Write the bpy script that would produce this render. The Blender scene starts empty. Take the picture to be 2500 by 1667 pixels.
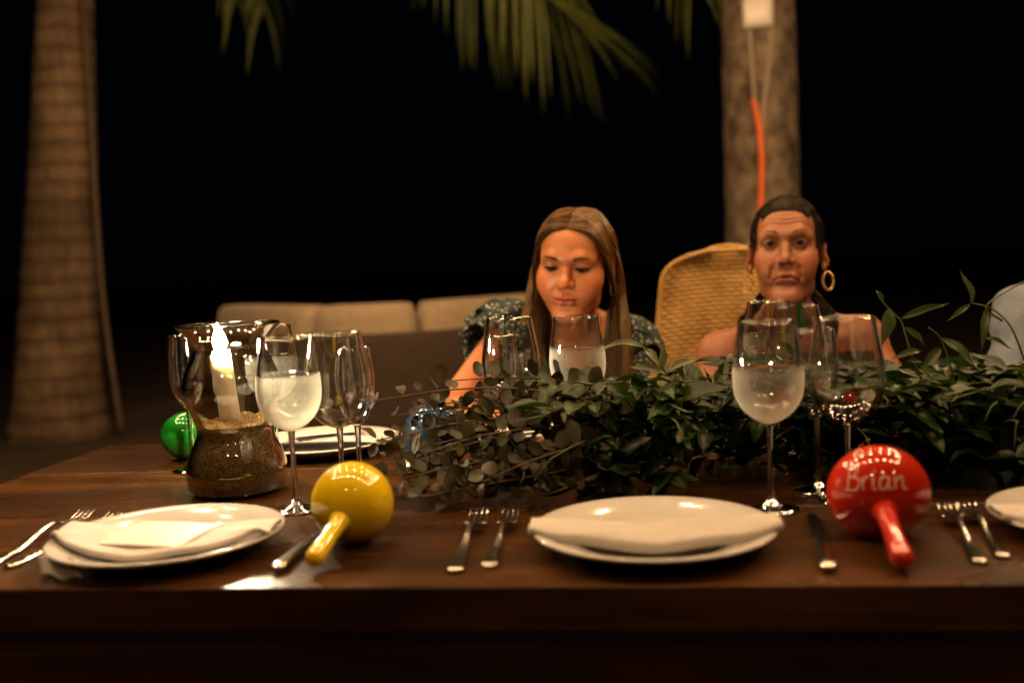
import bpy, math, random
import numpy as np
from mathutils import Vector, Matrix, Euler
SC = bpy.context.scene
COL = SC.collection
R = math.radians

# ------------------------------------------------------------------ camera
cam_data = bpy.data.cameras.new('camera')
cam_data.sensor_width = 36.0
cam_data.lens = 35.0
cam_data.clip_start = 0.02
cam_data.clip_end = 400.0
cam_data.dof.use_dof = True
cam_data.dof.focus_distance = 1.55
cam_data.dof.aperture_fstop = 2.3
cam = bpy.data.objects.new('camera', cam_data)
COL.objects.link(cam)
CAM_POS = Vector((0.0, 0.0, 1.068))
YAW, PITCH, ROLL = R(7.0), R(-4.45), R(2.6)
_f = Vector((-math.sin(YAW) * math.cos(PITCH), math.cos(YAW) * math.cos(PITCH), math.sin(PITCH)))
_r = Vector((math.cos(YAW), math.sin(YAW), 0.0))
_u = _r.cross(_f)
_r2 = _r * math.cos(ROLL) - _u * math.sin(ROLL)
_u2 = _u * math.cos(ROLL) + _r * math.sin(ROLL)
cam.matrix_world = Matrix(((_r2.x, _u2.x, -_f.x, CAM_POS.x), (_r2.y, _u2.y, -_f.y, CAM_POS.y),
                           (_r2.z, _u2.z, -_f.z, CAM_POS.z), (0, 0, 0, 1)))
SC.camera = cam

# ------------------------------------------------------------------ night sky
world = bpy.data.worlds.new('World')
SC.world = world
world.use_nodes = True
_bg = world.node_tree.nodes['Background']
_bg.inputs['Color'].default_value = (0.25, 0.4, 1.0, 1)
_bg.inputs['Strength'].default_value = 0.0011

# ------------------------------------------------------------------ exposure and render
SC.view_settings.view_transform = 'Standard'
SC.view_settings.look = 'None'
SC.view_settings.exposure = 0.0
SC.view_settings.gamma = 1.0
SC.render.engine = 'CYCLES'
SC.cycles.use_denoising = True
SC.cycles.max_bounces = 14
SC.cycles.transmission_bounces = 14
SC.cycles.transparent_max_bounces = 24
SC.cycles.glossy_bounces = 5
SC.cycles.diffuse_bounces = 3
SC.cycles.caustics_reflective = False
SC.cycles.caustics_refractive = False
SC.cycles.sample_clamp_indirect = 12.0
SC.cycles.use_adaptive_sampling = False

BULB_POWER = 240.0      # radiance of the warm string bulbs
BULB_COLOR = (1.0, 0.59, 0.285)
FLAME_POWER = 3800.0

# ------------------------------------------------------------------ helpers
def link(name, data, parent=None):
    o = bpy.data.objects.new(name, data)
    COL.objects.link(o)
    if parent is not None:
        o.parent = parent
    return o

def mesh(name, V, Fc, smooth=True, mat=None):
    me = bpy.data.meshes.new(name)
    V = np.asarray(V, float).reshape(-1, 3)
    me.from_pydata(V.tolist(), [], [tuple(int(i) for i in q) for q in Fc])
    if smooth:
        me.polygons.foreach_set('use_smooth', [True] * len(me.polygons))
    if mat is not None:
        me.materials.append(mat)
    me.update()
    return me

def add(name, VF, mat, parent=None, smooth=True, loc=None, rot=None):
    o = link(name, mesh(name, VF[0], VF[1], smooth, mat), parent)
    if loc is not None:
        o.location = loc
    if rot is not None:
        o.rotation_euler = rot
    return o

def tag(o, label=None, cat=None, group=None, kind=None):
    if label: o['label'] = label
    if cat: o['category'] = cat
    if group: o['group'] = group
    if kind: o['kind'] = kind
    return o

def thing(name, label, cat, loc=(0, 0, 0), rot=(0, 0, 0), group=None):
    o = link(name, None)
    o.location = loc
    o.rotation_euler = rot
    o.empty_display_size = 0.05
    return tag(o, label, cat, group)

def join(parts):
    V, Fc, n = [], [], 0
    for v, f in parts:
        v = np.asarray(v, float).reshape(-1, 3)
        V.append(v)
        Fc += [tuple(int(i) + n for i in q) for q in f]
        n += len(v)
    return np.vstack(V), Fc

def xf(VF, M):
    v = np.asarray(VF[0], float).reshape(-1, 3)
    M = np.array(M)
    return v @ M[:3, :3].T + M[:3, 3], VF[1]

def lathe(prof, n=48, close=False):
    prof = np.asarray(prof, float)
    a = np.linspace(0, 2 * math.pi, n, endpoint=False)
    m = len(prof)
    V = np.zeros((m, n, 3))
    V[:, :, 0] = prof[:, 0:1] * np.cos(a)
    V[:, :, 1] = prof[:, 0:1] * np.sin(a)
    V[:, :, 2] = prof[:, 1:2]
    F = []
    for i in range(m - 1 + (1 if close else 0)):
        i2 = (i + 1) % m
        for j in range(n):
            j2 = (j + 1) % n
            F.append((i * n + j, i * n + j2, i2 * n + j2, i2 * n + j))
    V = V.reshape(-1, 3)
    if not close:                       # cap both ends that are not on the axis
        for i, flip in ((0, True), (m - 1, False)):
            if prof[i, 0] > 1e-5:
                ring = [i * n + j for j in range(n)]
                F.append(tuple(ring[::-1]) if flip else tuple(ring))
    return V, F

def spline(pts, n):
    P = np.asarray(pts, float)
    k = len(P)
    Q = np.vstack([2 * P[0] - P[1], P, 2 * P[-1] - P[-2]])
    out = []
    for t in np.linspace(0, k - 1, n):
        i = min(int(t), k - 2)
        u = t - i
        a, b, c, d = Q[i], Q[i + 1], Q[i + 2], Q[i + 3]
        out.append(0.5 * ((2 * b) + (-a + c) * u + (2 * a - 5 * b + 4 * c - d) * u * u + (-a + 3 * b - 3 * c + d) * u ** 3))
    return np.array(out)

def tube(P, rad, n=8, cap=True):
    P = np.asarray(P, float)
    m = len(P)
    rad = np.broadcast_to(np.asarray(rad, float), (m,)) if np.ndim(rad) < 1 or len(np.atleast_1d(rad)) != m else np.asarray(rad, float)
    T = np.gradient(P, axis=0)
    T /= np.linalg.norm(T, axis=1, keepdims=True) + 1e-12
    ref = np.array([0, 0, 1.0]) if abs(T[0, 2]) < 0.9 else np.array([1.0, 0, 0])
    A = np.cross(T[0], ref); A /= np.linalg.norm(A)
    V = []
    ang = np.linspace(0, 2 * math.pi, n, endpoint=False)
    for i in range(m):
        A = A - T[i] * (A @ T[i]); A /= np.linalg.norm(A) + 1e-12
        B = np.cross(T[i], A)
        V.append(P[i] + rad[i] * (np.cos(ang)[:, None] * A + np.sin(ang)[:, None] * B))
    F = []
    for i in range(m - 1):
        for j in range(n):
            j2 = (j + 1) % n
            F.append((i * n + j, i * n + j2, (i + 1) * n + j2, (i + 1) * n + j))
    if cap:
        F.append(tuple(range(n))[::-1])
        F.append(tuple((m - 1) * n + j for j in range(n)))
    return np.vstack(V), F

def grid(fn, nu, nv):
    V = [fn(i / (nu - 1), j / (nv - 1)) for i in range(nu) for j in range(nv)]
    F = [(i * nv + j, (i + 1) * nv + j, (i + 1) * nv + j + 1, i * nv + j + 1) for i in range(nu - 1) for j in range(nv - 1)]
    return np.array(V, float), F

def thick(VF, t):
    """sheet -> closed slab: offset along vertex normals"""
    V, F = np.asarray(VF[0], float), VF[1]
    N = np.zeros_like(V)
    for q in F:
        a, b, c = V[q[0]], V[q[1]], V[q[2]]
        nn = np.cross(b - a, c - a)
        for i in q: N[i] += nn
    N /= np.linalg.norm(N, axis=1, keepdims=True) + 1e-12
    n = len(V)
    W = np.vstack([V + N * t / 2, V - N * t / 2])
    G = list(F) + [tuple(i + n for i in q[::-1]) for q in F]
    cnt = {}
    for q in F:
        for i in range(len(q)):
            e = (q[i], q[(i + 1) % len(q)])
            cnt[e] = 1
    for (a, b) in list(cnt):
        if (b, a) not in cnt:
            G.append((b, a, a + n, b + n))
    return W, G

def bevel_box(sx, sy, sz, b=0.003, c=(0, 0, 0)):
    """box with chamfered edges, centre c"""
    hx, hy, hz = sx / 2, sy / 2, sz / 2
    V, idx = [], {}
    for x in (-1, 1):
        for y in (-1, 1):
            for z in (-1, 1):
                for ax in range(3):
                    p = [x * (hx - b), y * (hy - b), z * (hz - b)]
                    p[ax] = (x * hx, y * hy, z * hz)[ax]
                    idx[(x, y, z, ax)] = len(V)
                    V.append([p[0] + c[0], p[1] + c[1], p[2] + c[2]])
    F = []
    s4 = [(-1, -1), (1, -1), (1, 1), (-1, 1)]
    for ax in range(3):
        for s in (-1, 1):
            q = []
            for a, d in s4:
                k = [0, 0, 0]; k[ax] = s; k[(ax + 1) % 3] = a; k[(ax + 2) % 3] = d
                q.append(idx[(k[0], k[1], k[2], ax)])
            F.append(tuple(q if s > 0 else q[::-1]))
    for ax in range(3):                 # edges along axis ax
        o1, o2 = (ax + 1) % 3, (ax + 2) % 3
        for a in (-1, 1):
            for d in (-1, 1):
                k0 = [0, 0, 0]; k0[o1] = a; k0[o2] = d
                k1 = list(k0); k0[ax] = -1; k1[ax] = 1
                q = (idx[(*k0, o1)], idx[(*k1, o1)], idx[(*k1, o2)], idx[(*k0, o2)])
                F.append(q if a * d < 0 else q[::-1])
    for x in (-1, 1):
        for y in (-1, 1):
            for z in (-1, 1):
                q = (idx[(x, y, z, 0)], idx[(x, y, z, 1)], idx[(x, y, z, 2)])
                F.append(q if x * y * z > 0 else q[::-1])
    return np.array(V), F

# ------------------------------------------------------------------ materials
def new_mat(name):
    m = bpy.data.materials.new(name)
    m.use_nodes = True
    nt = m.node_tree
    return m, nt, nt.nodes['Principled BSDF']

def node(nt, kind, **kw):
    n = nt.nodes.new(kind)
    for k, v in kw.items():
        if k in n.inputs: n.inputs[k].default_value = v
        else: setattr(n, k, v)
    return n

def ramp(nt, fac, stops):
    n = nt.nodes.new('ShaderNodeValToRGB')
    cr = n.color_ramp
    while len(cr.elements) < len(stops): cr.elements.new(0.5)
    for e, (p, c) in zip(cr.elements, stops):
        e.position = p
        e.color = (*c, 1) if len(c) == 3 else c
    nt.links.new(fac, n.inputs['Fac'])
    return n.outputs['Color']

def mat(name, c, rough=0.5, metal=0.0, c2=None, scale=8.0, stretch=(1, 1, 1), detail=6.0, bump=0.0, bscale=None,
        spec=0.5, coat=0.0, sub=0.0, sheen=0.0, rvar=0.0, lo=0.35, hi=0.65):
    m, nt, p = new_mat(name)
    L = nt.links.new
    p.inputs['Roughness'].default_value = rough
    p.inputs['Metallic'].default_value = metal
    p.inputs['Specular IOR Level'].default_value = spec
    p.inputs['Coat Weight'].default_value = coat
    p.inputs['Coat Roughness'].default_value = 0.05
    p.inputs['Base Color'].default_value = (*c, 1)
    if sheen: p.inputs['Sheen Weight'].default_value = sheen
    if sub:
        p.inputs['Subsurface Weight'].default_value = sub
        p.inputs['Subsurface Radius'].default_value = (0.012, 0.004, 0.002)
        p.inputs['Subsurface Scale'].default_value = 1.0
    tc = node(nt, 'ShaderNodeTexCoord')
    mp = node(nt, 'ShaderNodeMapping', Scale=stretch)
    L(tc.outputs['Object'], mp.inputs['Vector'])
    if c2 is not None:
        nz = node(nt, 'ShaderNodeTexNoise', Scale=scale, Detail=detail, Roughness=0.6)
        L(mp.outputs[0], nz.inputs['Vector'])
        L(ramp(nt, nz.outputs['Fac'], [(lo, c), (hi, c2)]), p.inputs['Base Color'])
        if rvar:
            mr = node(nt, 'ShaderNodeMapRange')
            mr.inputs['To Min'].default_value = max(0.02, rough - rvar)
            mr.inputs['To Max'].default_value = rough + rvar
            L(nz.outputs['Fac'], mr.inputs['Value']); L(mr.outputs[0], p.inputs['Roughness'])
    if bump:
        nb = node(nt, 'ShaderNodeTexNoise', Scale=bscale or scale, Detail=8.0, Roughness=0.65)
        L(mp.outputs[0], nb.inputs['Vector'])
        bp = node(nt, 'ShaderNodeBump', Strength=bump, Distance=0.01)
        L(nb.outputs['Fac'], bp.inputs['Height']); L(bp.outputs[0], p.inputs['Normal'])
    return m

def emit(name, c, strength):
    m, nt, p = new_mat(name)
    nt.nodes.remove(p)
    e = node(nt, 'ShaderNodeEmission', Color=(*c, 1), Strength=strength)
    nt.links.new(e.outputs[0], nt.nodes['Material Output'].inputs['Surface'])
    return m

def glass_mat(name, ior=1.47, tint=(1, 1, 1), rough=0.0):
    m, nt, p = new_mat(name)
    p.inputs['Base Color'].default_value = (*tint, 1)
    p.inputs['Roughness'].default_value = rough
    p.inputs['IOR'].default_value = ior
    p.inputs['Transmission Weight'].default_value = 1.0
    return m

def thin_glass(name, tint=(0.96, 0.97, 0.96), gain=1.0, edge=0.6):
    """wall of a thin blown glass: light passes straight through, the surface mirrors by Fresnel"""
    m, nt, p = new_mat(name)
    nt.nodes.remove(p)
    L = nt.links.new
    lw = node(nt, 'ShaderNodeLayerWeight', Blend=0.5)          # Schlick: the same from both sides of the wall
    pw = node(nt, 'ShaderNodeMath', operation='POWER'); pw.inputs[1].default_value = 3.0
    L(lw.outputs['Facing'], pw.inputs[0])
    mu = node(nt, 'ShaderNodeMath', operation='MULTIPLY_ADD', use_clamp=True)
    mu.inputs[1].default_value = 0.75 * gain; mu.inputs[2].default_value = 0.035 * gain
    L(pw.outputs[0], mu.inputs[0])
    tr = node(nt, 'ShaderNodeBsdfTransparent')                 # longer way through the wall at a slant: darker
    L(ramp(nt, lw.outputs['Facing'], [(0.40, tint), (0.95, tuple(c * edge for c in tint))]), tr.inputs['Color'])
    gl = node(nt, 'ShaderNodeBsdfAnisotropic')
    gl.inputs['Roughness'].default_value = 0.0
    gl.inputs['Color'].default_value = (1, 1, 1, 1)
    mx = node(nt, 'ShaderNodeMixShader')
    L(mu.outputs[0], mx.inputs[0]); L(tr.outputs[0], mx.inputs[1]); L(gl.outputs[0], mx.inputs[2])
    L(mx.outputs[0], nt.nodes['Material Output'].inputs['Surface'])
    return m
# ================================================================== SETTING
rng = random.Random(7)
M_SAND = mat('sand_ground', (0.06, 0.040, 0.022), 0.9, c2=(0.13, 0.088, 0.050), scale=1.3, bump=0.6, bscale=9)
def ground_fn(u, v):
    x, y = -70 + 140 * u, -12 + 130 * v
    return (x, y, 0.03 * math.sin(x * 1.3 + y * 0.7) * math.sin(y * 0.9) - 0.03)
g = add('ground', grid(ground_fn, 120, 120), M_SAND)
tag(g, 'dark trodden sand ground stretching behind the table', None, kind='structure')

# ------------------------------------------------------------------ palms
M_BARK = mat('palm_bark_pale', (0.055, 0.034, 0.016), 0.85, c2=(0.30, 0.215, 0.13), scale=1.6, stretch=(1, 1, 6.0), bump=0.8, bscale=14)
def ring_bark(name, dark, light, freq):
    m, nt, p = new_mat(name)
    L = nt.links.new
    tc = node(nt, 'ShaderNodeTexCoord')
    wv = node(nt, 'ShaderNodeTexWave', wave_type='BANDS', bands_direction='Z', wave_profile='SAW')
    wv.inputs['Scale'].default_value = freq; wv.inputs['Distortion'].default_value = 1.6; wv.inputs['Detail'].default_value = 4.0; wv.inputs['Detail Scale'].default_value = 3.0
    L(tc.outputs['Object'], wv.inputs['Vector'])
    mp = node(nt, 'ShaderNodeMapping', Scale=(6, 6, 1.2)); L(tc.outputs['Object'], mp.inputs['Vector'])
    nz = node(nt, 'ShaderNodeTexNoise', Scale=3.0, Detail=9.0, Roughness=0.7); L(mp.outputs[0], nz.inputs['Vector'])
    n2 = node(nt, 'ShaderNodeTexNoise', Scale=1.6, Detail=5.0); L(tc.outputs['Object'], n2.inputs['Vector'])
    c1 = ramp(nt, wv.outputs['Fac'], [(0.0, tuple(0.85 * a + 0.15 * b for a, b in zip(dark, light))), (0.14, tuple(0.75 * b for b in light)), (0.5, light), (1.0, tuple(0.7 * b for b in light))])
    x1 = node(nt, 'ShaderNodeMixRGB', blend_type='MULTIPLY'); x1.inputs['Fac'].default_value = 0.75
    L(c1, x1.inputs['Color1']); L(ramp(nt, nz.outputs['Fac'], [(0.32, (0.35, 0.32, 0.28)), (0.62, (1, 1, 1))]), x1.inputs['Color2'])
    x2 = node(nt, 'ShaderNodeMixRGB', blend_type='MULTIPLY'); x2.inputs['Fac'].default_value = 0.7
    L(x1.outputs[0], x2.inputs['Color1']); L(ramp(nt, n2.outputs['Fac'], [(0.38, (0.30, 0.26, 0.21)), (0.62, (1, 1, 1))]), x2.inputs['Color2'])
    L(x2.outputs[0], p.inputs['Base Color'])
    p.inputs['Roughness'].default_value = 0.85
    ad = node(nt, 'ShaderNodeMath', operation='ADD'); L(wv.outputs['Fac'], ad.inputs[0]); L(nz.outputs['Fac'], ad.inputs[1])
    bp = node(nt, 'ShaderNodeBump', Strength=0.6, Distance=0.015); L(ad.outputs[0], bp.inputs['Height']); L(bp.outputs[0], p.inputs['Normal'])
    return m
M_BARK = ring_bark('palm_bark_ringed', (0.035, 0.020, 0.009), (0.36, 0.25, 0.145), 2.3)
M_BARK2 = mat('palm_bark_grey', (0.05, 0.036, 0.021), 0.9, c2=(0.27, 0.205, 0.135), scale=9, stretch=(1, 1, 0.8), bump=1.0, bscale=18)
M_LEAFLET = mat('palm_leaflet', (0.060, 0.095, 0.012), 0.45, c2=(0.17, 0.20, 0.025), scale=3)
M_RACHIS = mat('palm_rachis', (0.16, 0.14, 0.035), 0.5, c2=(0.24, 0.17, 0.06), scale=6)

def trunk_mesh(axis, radii, ring=0.11, depth=0.035, seed=1, n=40, rough=0.03):
    rr = random.Random(seed)
    P = spline(axis, 150)
    tt = np.linspace(0, 1, 150)
    rad = np.interp(tt, np.linspace(0, 1, len(radii)), radii)
    V, F = tube(P, rad, n)
    a = np.arange(n) / n * 2 * math.pi
    L = np.concatenate([[0], np.cumsum(np.linalg.norm(np.diff(P, axis=0), axis=1))])
    phase = [rr.uniform(0, 6.28) for _ in range(8)]
    for i in range(150):
        s = L[i] / ring + 0.25 * math.sin(L[i] * 3 + phase[0])
        saw = (s % 1.0)
        for j in range(n):
            wob = 0.18 * math.sin(a[j] + phase[1] + L[i] * 2) + 0.1 * math.sin(3 * a[j] + phase[2])
            sw = (s + wob) % 1.0
            k = 1 + depth * (0.5 - sw) * 2 + rough * math.sin(5 * a[j] + 7 * L[i] + phase[3]) * math.sin(11 * L[i] + phase[4])
            idx = i * n + j
            V[idx] = P[i] + (V[idx] - P[i]) * k
    return V, F

def ribbon_leaflet(base, d, length, w, droop, up=(0, 0, 1)):
    """folded palm leaflet: V cross-section, drooping"""
    d = np.array(d, float); d /= np.linalg.norm(d)
    P = [np.array(base, float)]
    dd = d.copy()
    for k in range(6):
        dd = dd + np.array([0, 0, -droop]) * (0.3 + 0.2 * k)
        dd /= np.linalg.norm(dd)
        P.append(P[-1] + dd * length / 6)
    V, F = [], []
    for k, p in enumerate(P):
        t = k / 6
        ww = w * (1 - t ** 2.2) * min(1, 0.35 + 3 * t) + 0.0008
        tan = P[min(k + 1, 6)] - P[max(k - 1, 0)]
        side = np.cross(tan, np.array(up)); side /= np.linalg.norm(side) + 1e-9
        nrm = np.cross(side, tan); nrm /= np.linalg.norm(nrm) + 1e-9
        V += [p - side * ww + nrm * ww * 0.4, p, p + side * ww + nrm * ww * 0.4]
    for k in range(6):
        for j in range(2):
            a = k * 3 + j
            F.append((a, a + 1, a + 4, a + 3))
    return thick((np.array(V), F), 0.0012)

def frond(parent, pts, n, leaf_len, seed, split, droop=0.1, wid=0.016, face=False):
    rr = random.Random(seed)
    P = spline(pts, 40)
    fr = add('frond', tube(P, np.linspace(0.022, 0.005, 40), 6), M_RACHIS, parent)
    T = np.gradient(P, axis=0); T /= np.linalg.norm(T, axis=1, keepdims=True)
    allp = []
    for k in range(n):
        t = 0.14 + 0.86 * k / (n - 1)
        i = min(39, int(t * 39))
        up = np.array([0, 0, 1.0])
        side = np.cross(T[i], (0, 1, 0) if face else up); side /= np.linalg.norm(side) + 1e-9
        for s in (-1, 1):
            d = side * s * (0.8 - 0.35 * t) + T[i] * (0.55 + 0.5 * t) + np.array([0, 0, -0.25 + rr.uniform(-0.15, 0.1)]) + np.array([rr.uniform(-.08, .08) for _ in range(3)])
            ll = leaf_len * (0.55 + 0.9 * math.sin(math.pi * min(1, 0.25 + 0.62 * t))) * rr.uniform(0.85, 1.08)
            VF = ribbon_leaflet(P[i], d, ll, wid * rr.uniform(0.8, 1.2), droop * rr.uniform(0.7, 1.4))
            if split: add('leaflet', VF, M_LEAFLET, fr)
            else: allp.append(VF)
    if not split:
        o = add('leaflets', join(allp), M_LEAFLET, fr)
        o['kind'] = 'stuff'
    return fr

palm = thing('palm_tree', 'palm with ringed pale trunk and swollen base beyond the candle', 'palm tree', (0, 0, 0))
add('trunk', trunk_mesh([(-4.14, 6.67, -0.1), (-4.12, 6.69, 0.35), (-4.09, 6.79, 1.25), (-3.995, 6.95, 3.1), (-3.93, 7.0, 4.6), (-3.9, 7.05, 5.8)],
                        [0.37, 0.30, 0.258, 0.19, 0.17, 0.15], ring=0.15, depth=0.022, seed=3, rough=0.018), M_BARK, palm)
crown = (-3.9, 7.05, 5.8)
frond(palm, [crown, (-3.4, 7.1, 6.4), (-2.75, 7.1, 5.6), (-2.75, 7.8, 4.3), (-2.90, 8.0, 3.15)], 44, 0.60, 11, True, droop=0.14, wid=0.022, face=True)
frond(palm, [crown, (-3.5, 7.3, 6.3), (-3.0, 7.3, 5.5), (-3.05, 8.0, 4.4), (-3.20, 8.2, 3.3)], 44, 0.55, 12, True, droop=0.14, wid=0.022, face=True)
for k, (dx, dy) in enumerate([(-1.6, 0.6), (-0.9, -1.4), (0.4, 2.0), (-1.5, -0.6), (1.0, -1.5), (-0.4, 1.6)]):
    frond(palm, [crown, (crown[0] + dx * 0.5, crown[1] + dy * 0.5, 6.5), (crown[0] + dx * 1.1, crown[1] + dy * 1.1, 6.3), (crown[0] + dx * 1.7, crown[1] + dy * 1.7, 5.4)], 26, 0.6, 20 + k, False)
cb = thing('trunk_cable', 'thin brown conduit running down beside the ringed palm trunk', 'cable')
add('conduit', tube(spline([(-3.77, 6.85, 3.6), (-3.775, 6.80, 3.1), (-3.755, 6.75, 2.3), (-3.745, 6.70, 1.3), (-3.70, 6.65, 0.65), (-3.62, 6.60, 0.0)], 40), 0.022, 8),
    mat('conduit_brown', (0.13, 0.09, 0.055), 0.6, c2=(0.09, 0.06, 0.035), scale=5), cb)

palm2 = thing('palm_tree', 'palm with rough grey trunk carrying a white box behind the women', 'palm tree')
add('trunk', trunk_mesh([(0.80, 6.10, -0.1), (0.80, 6.14, 0.6), (0.80, 6.18, 1.3), (0.81, 6.27, 2.6), (0.83, 6.33, 4.0), (0.86, 6.36, 5.2)],
                        [0.29, 0.235, 0.22, 0.215, 0.18, 0.16], ring=0.09, depth=0.012, seed=9, rough=0.022), M_BARK2, palm2)
c2 = (0.86, 6.36, 5.2)
frond(palm2, [c2, (0.1, 6.6, 5.9), (-0.75, 6.9, 5.5), (-1.0, 7.05, 4.3), (-0.66, 7.3, 3.2), (-0.30, 7.3, 2.74)], 56, 0.82, 31, True, droop=0.10, wid=0.027, face=True)
frond(palm2, [c2, (0.45, 6.3, 5.6), (0.10, 6.25, 4.8), (0.22, 6.25, 3.6), (0.42, 6.22, 2.75)], 40, 0.55, 33, True, droop=0.14, wid=0.022, face=True)
frond(palm2, [c2, (1.5, 6.2, 5.6), (1.75, 6.1, 4.6), (1.5, 6.05, 3.6), (1.32, 6.05, 2.95)], 26, 0.45, 34, True, droop=0.18, wid=0.018)
frond(palm2, [c2, (0.0, 6.8, 5.8), (-0.95, 7.1, 5.3), (-1.25, 7.2, 4.2), (-1.05, 7.4, 3.45), (-0.76, 7.4, 2.98)], 52, 0.80, 36, True, droop=0.12, wid=0.026, face=True)
for k, (dx, dy) in enumerate([(1.5, 1.2), (0.5, 1.9), (-0.9, 1.8), (1.6, -0.6), (-0.5, -1.5)]):
    frond(palm2, [c2, (c2[0] + dx * 0.5, c2[1] + dy * 0.5, 5.95), (c2[0] + dx * 1.1, c2[1] + dy * 1.1, 5.7), (c2[0] + dx * 1.7, c2[1] + dy * 1.7, 4.9)], 26, 0.6, 40 + k, False)

jb = thing('junction_box', 'white square junction box fixed high on the grey palm trunk', 'box', (0.776, 6.02, 2.447))
add('housing', bevel_box(0.172, 0.07, 0.172, 0.012), mat('white_plastic', (0.80, 0.76, 0.68), 0.4), jb)
add('lid', bevel_box(0.15, 0.012, 0.15, 0.004, (0, -0.040, 0)), mat('white_plastic_lid', (0.82, 0.78, 0.70), 0.35), jb)
M_WIRE = mat('grey_wire', (0.36, 0.30, 0.22), 0.5)
wr = thing('box_wire', 'pair of pale wires hanging from the white box down the trunk', 'wire')
add('wire', tube(spline([(0.73, 6.02, 2.36), (0.735, 6.02, 2.2), (0.745, 6.0, 1.95), (0.752, 5.98, 1.9)], 20), 0.0115, 6), M_WIRE, wr)
add('wire', tube(spline([(0.85, 6.02, 2.36), (0.84, 6.02, 2.2), (0.81, 6.01, 2.0), (0.79, 6.0, 1.85), (0.78, 5.98, 1.6), (0.77, 5.96, 1.0)], 24), 0.0115, 6), M_WIRE, wr)
oc = thing('orange_cable', 'bright orange cable running down the grey trunk to the woman', 'cable')
add('cable', tube(spline([(0.735, 6.01, 1.945), (0.745, 6.0, 1.93), (0.765, 5.975, 1.78), (0.772, 5.96, 1.6), (0.762, 5.95, 1.4), (0.752, 5.94, 1.2), (0.75, 5.93, 0.8), (0.76, 5.9, 0.0)], 50), 0.0165, 10),
    mat('orange_rubber', (0.95, 0.16, 0.015), 0.45), oc)

# ------------------------------------------------------------------ curved sofa
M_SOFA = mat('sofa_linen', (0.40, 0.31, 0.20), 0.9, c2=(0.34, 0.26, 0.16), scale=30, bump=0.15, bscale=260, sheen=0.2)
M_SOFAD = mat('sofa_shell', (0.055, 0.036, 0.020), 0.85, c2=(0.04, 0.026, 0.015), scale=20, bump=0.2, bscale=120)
sofa = thing('curved_sofa', 'curved beige sofa with three back cushions in the dark behind', 'sofa', (0, 0, 0))
arc = spline([(-2.42, 5.70, 0), (-1.60, 4.90, 0), (-1.05, 4.86, 0), (-0.50, 5.45, 0)], 61)
def along(t):
    i = min(59.999, max(0, t * 60)); k = int(i); u = i - k
    return arc[k] * (1 - u) + arc[min(60, k + 1)] * u
def rounded_slab(t0, t1, z0, z1, off, th, r, bulge=0.0, n=22):
    """cushion following the arc: rounded rectangle section swept from t0 to t1"""
    V, F = [], []
    sec = []
    for q in range(28):
        a = 2 * math.pi * q / 28
        ca, sa = math.cos(a), math.sin(a)
        e = 0.38
        sec.append((math.copysign(abs(ca) ** e, ca), math.copysign(abs(sa) ** e, sa)))
    for i in range(n):
        u = i / (n - 1)
        t = t0 + (t1 - t0) * u
        p = along(t); tg = along(min(1, t + 0.01)) - along(max(0, t - 0.01)); tg /= np.linalg.norm(tg)
        nr = np.array([tg[1], -tg[0], 0])
        if nr[1] > 0: nr = -nr
        e = max(0.0, 1 - abs(2 * u - 1) ** 9) ** 0.5
        for sx, sz in sec:
            hh = (z1 - z0) / 2 * (0.86 + 0.14 * e) * (1 if i not in (0, n - 1) else 0.8)
            V.append(p + nr * (off + sx * th / 2 * (0.35 + 0.65 * e) * (1 + bulge * (1 - sz * sz))) + np.array([0, 0, (z0 + z1) / 2 + sz * hh]))
    for i in range(n - 1):
        for j in range(28):
            j2 = (j + 1) % 28
            F.append((i * 28 + j, (i + 1) * 28 + j, (i + 1) * 28 + j2, i * 28 + j2))
    F.append(tuple(range(28))); F.append(tuple((n - 1) * 28 + j for j in range(28))[::-1])
    return np.array(V), F
for a, b in ((0.0, 0.345), (0.352, 0.655), (0.662, 1.0)):
    add('back_cushion', rounded_slab(a, b, 0.50, 0.905, -0.02, 0.20, 0.05, 0.1), M_SOFA, sofa)
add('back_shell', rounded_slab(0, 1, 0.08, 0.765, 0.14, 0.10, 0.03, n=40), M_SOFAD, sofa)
add('seat', rounded_slab(0, 1, 0.12, 0.45, -0.40, 0.60, 0.05, n=40), M_SOFA, sofa)
for t in (0.05, 0.5, 0.95):
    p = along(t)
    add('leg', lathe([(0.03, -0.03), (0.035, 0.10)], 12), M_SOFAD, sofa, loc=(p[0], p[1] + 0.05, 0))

# ------------------------------------------------------------------ string lights over the table
M_BULB = emit('bulb_glow', BULB_COLOR, BULB_POWER)
M_SOCKET = mat('black_socket', (0.02, 0.02, 0.02), 0.5)
bulb_me = mesh('bulb', *lathe([(0.0, -0.092), (0.020, -0.087), (0.034, -0.074), (0.0405, -0.055), (0.039, -0.038), (0.030, -0.020), (0.016, -0.007), (0.011, 0.0)], 14), True, M_BULB)
socket_me = mesh('socket', *lathe([(0.0125, 0.0), (0.0135, 0.012), (0.013, 0.035), (0.006, 0.042), (0.0, 0.043)], 10), True, M_SOCKET)
def light_string(a, b, sag, nb, label, skip=()):
    a, b = np.array(a, float), np.array(b, float)
    s = thing('string_light', label, 'string light', (0, 0, 0), group='warm bulb strings hung over the table')
    P = np.array([a + (b - a) * t - np.array([0, 0, sag * 4 * t * (1 - t)]) for t in np.linspace(0, 1, 40)])
    add('wire', tube(P, 0.004, 6), M_SOCKET, s)
    for k in range(nb):
        t = (k + 0.5) / nb
        p = a + (b - a) * t - np.array([0, 0, sag * 4 * t * (1 - t)])
        so = link('socket', socket_me, s); so.location = (p[0], p[1], p[2] - 0.045)
        bu = link('bulb', bulb_me, so)
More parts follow.
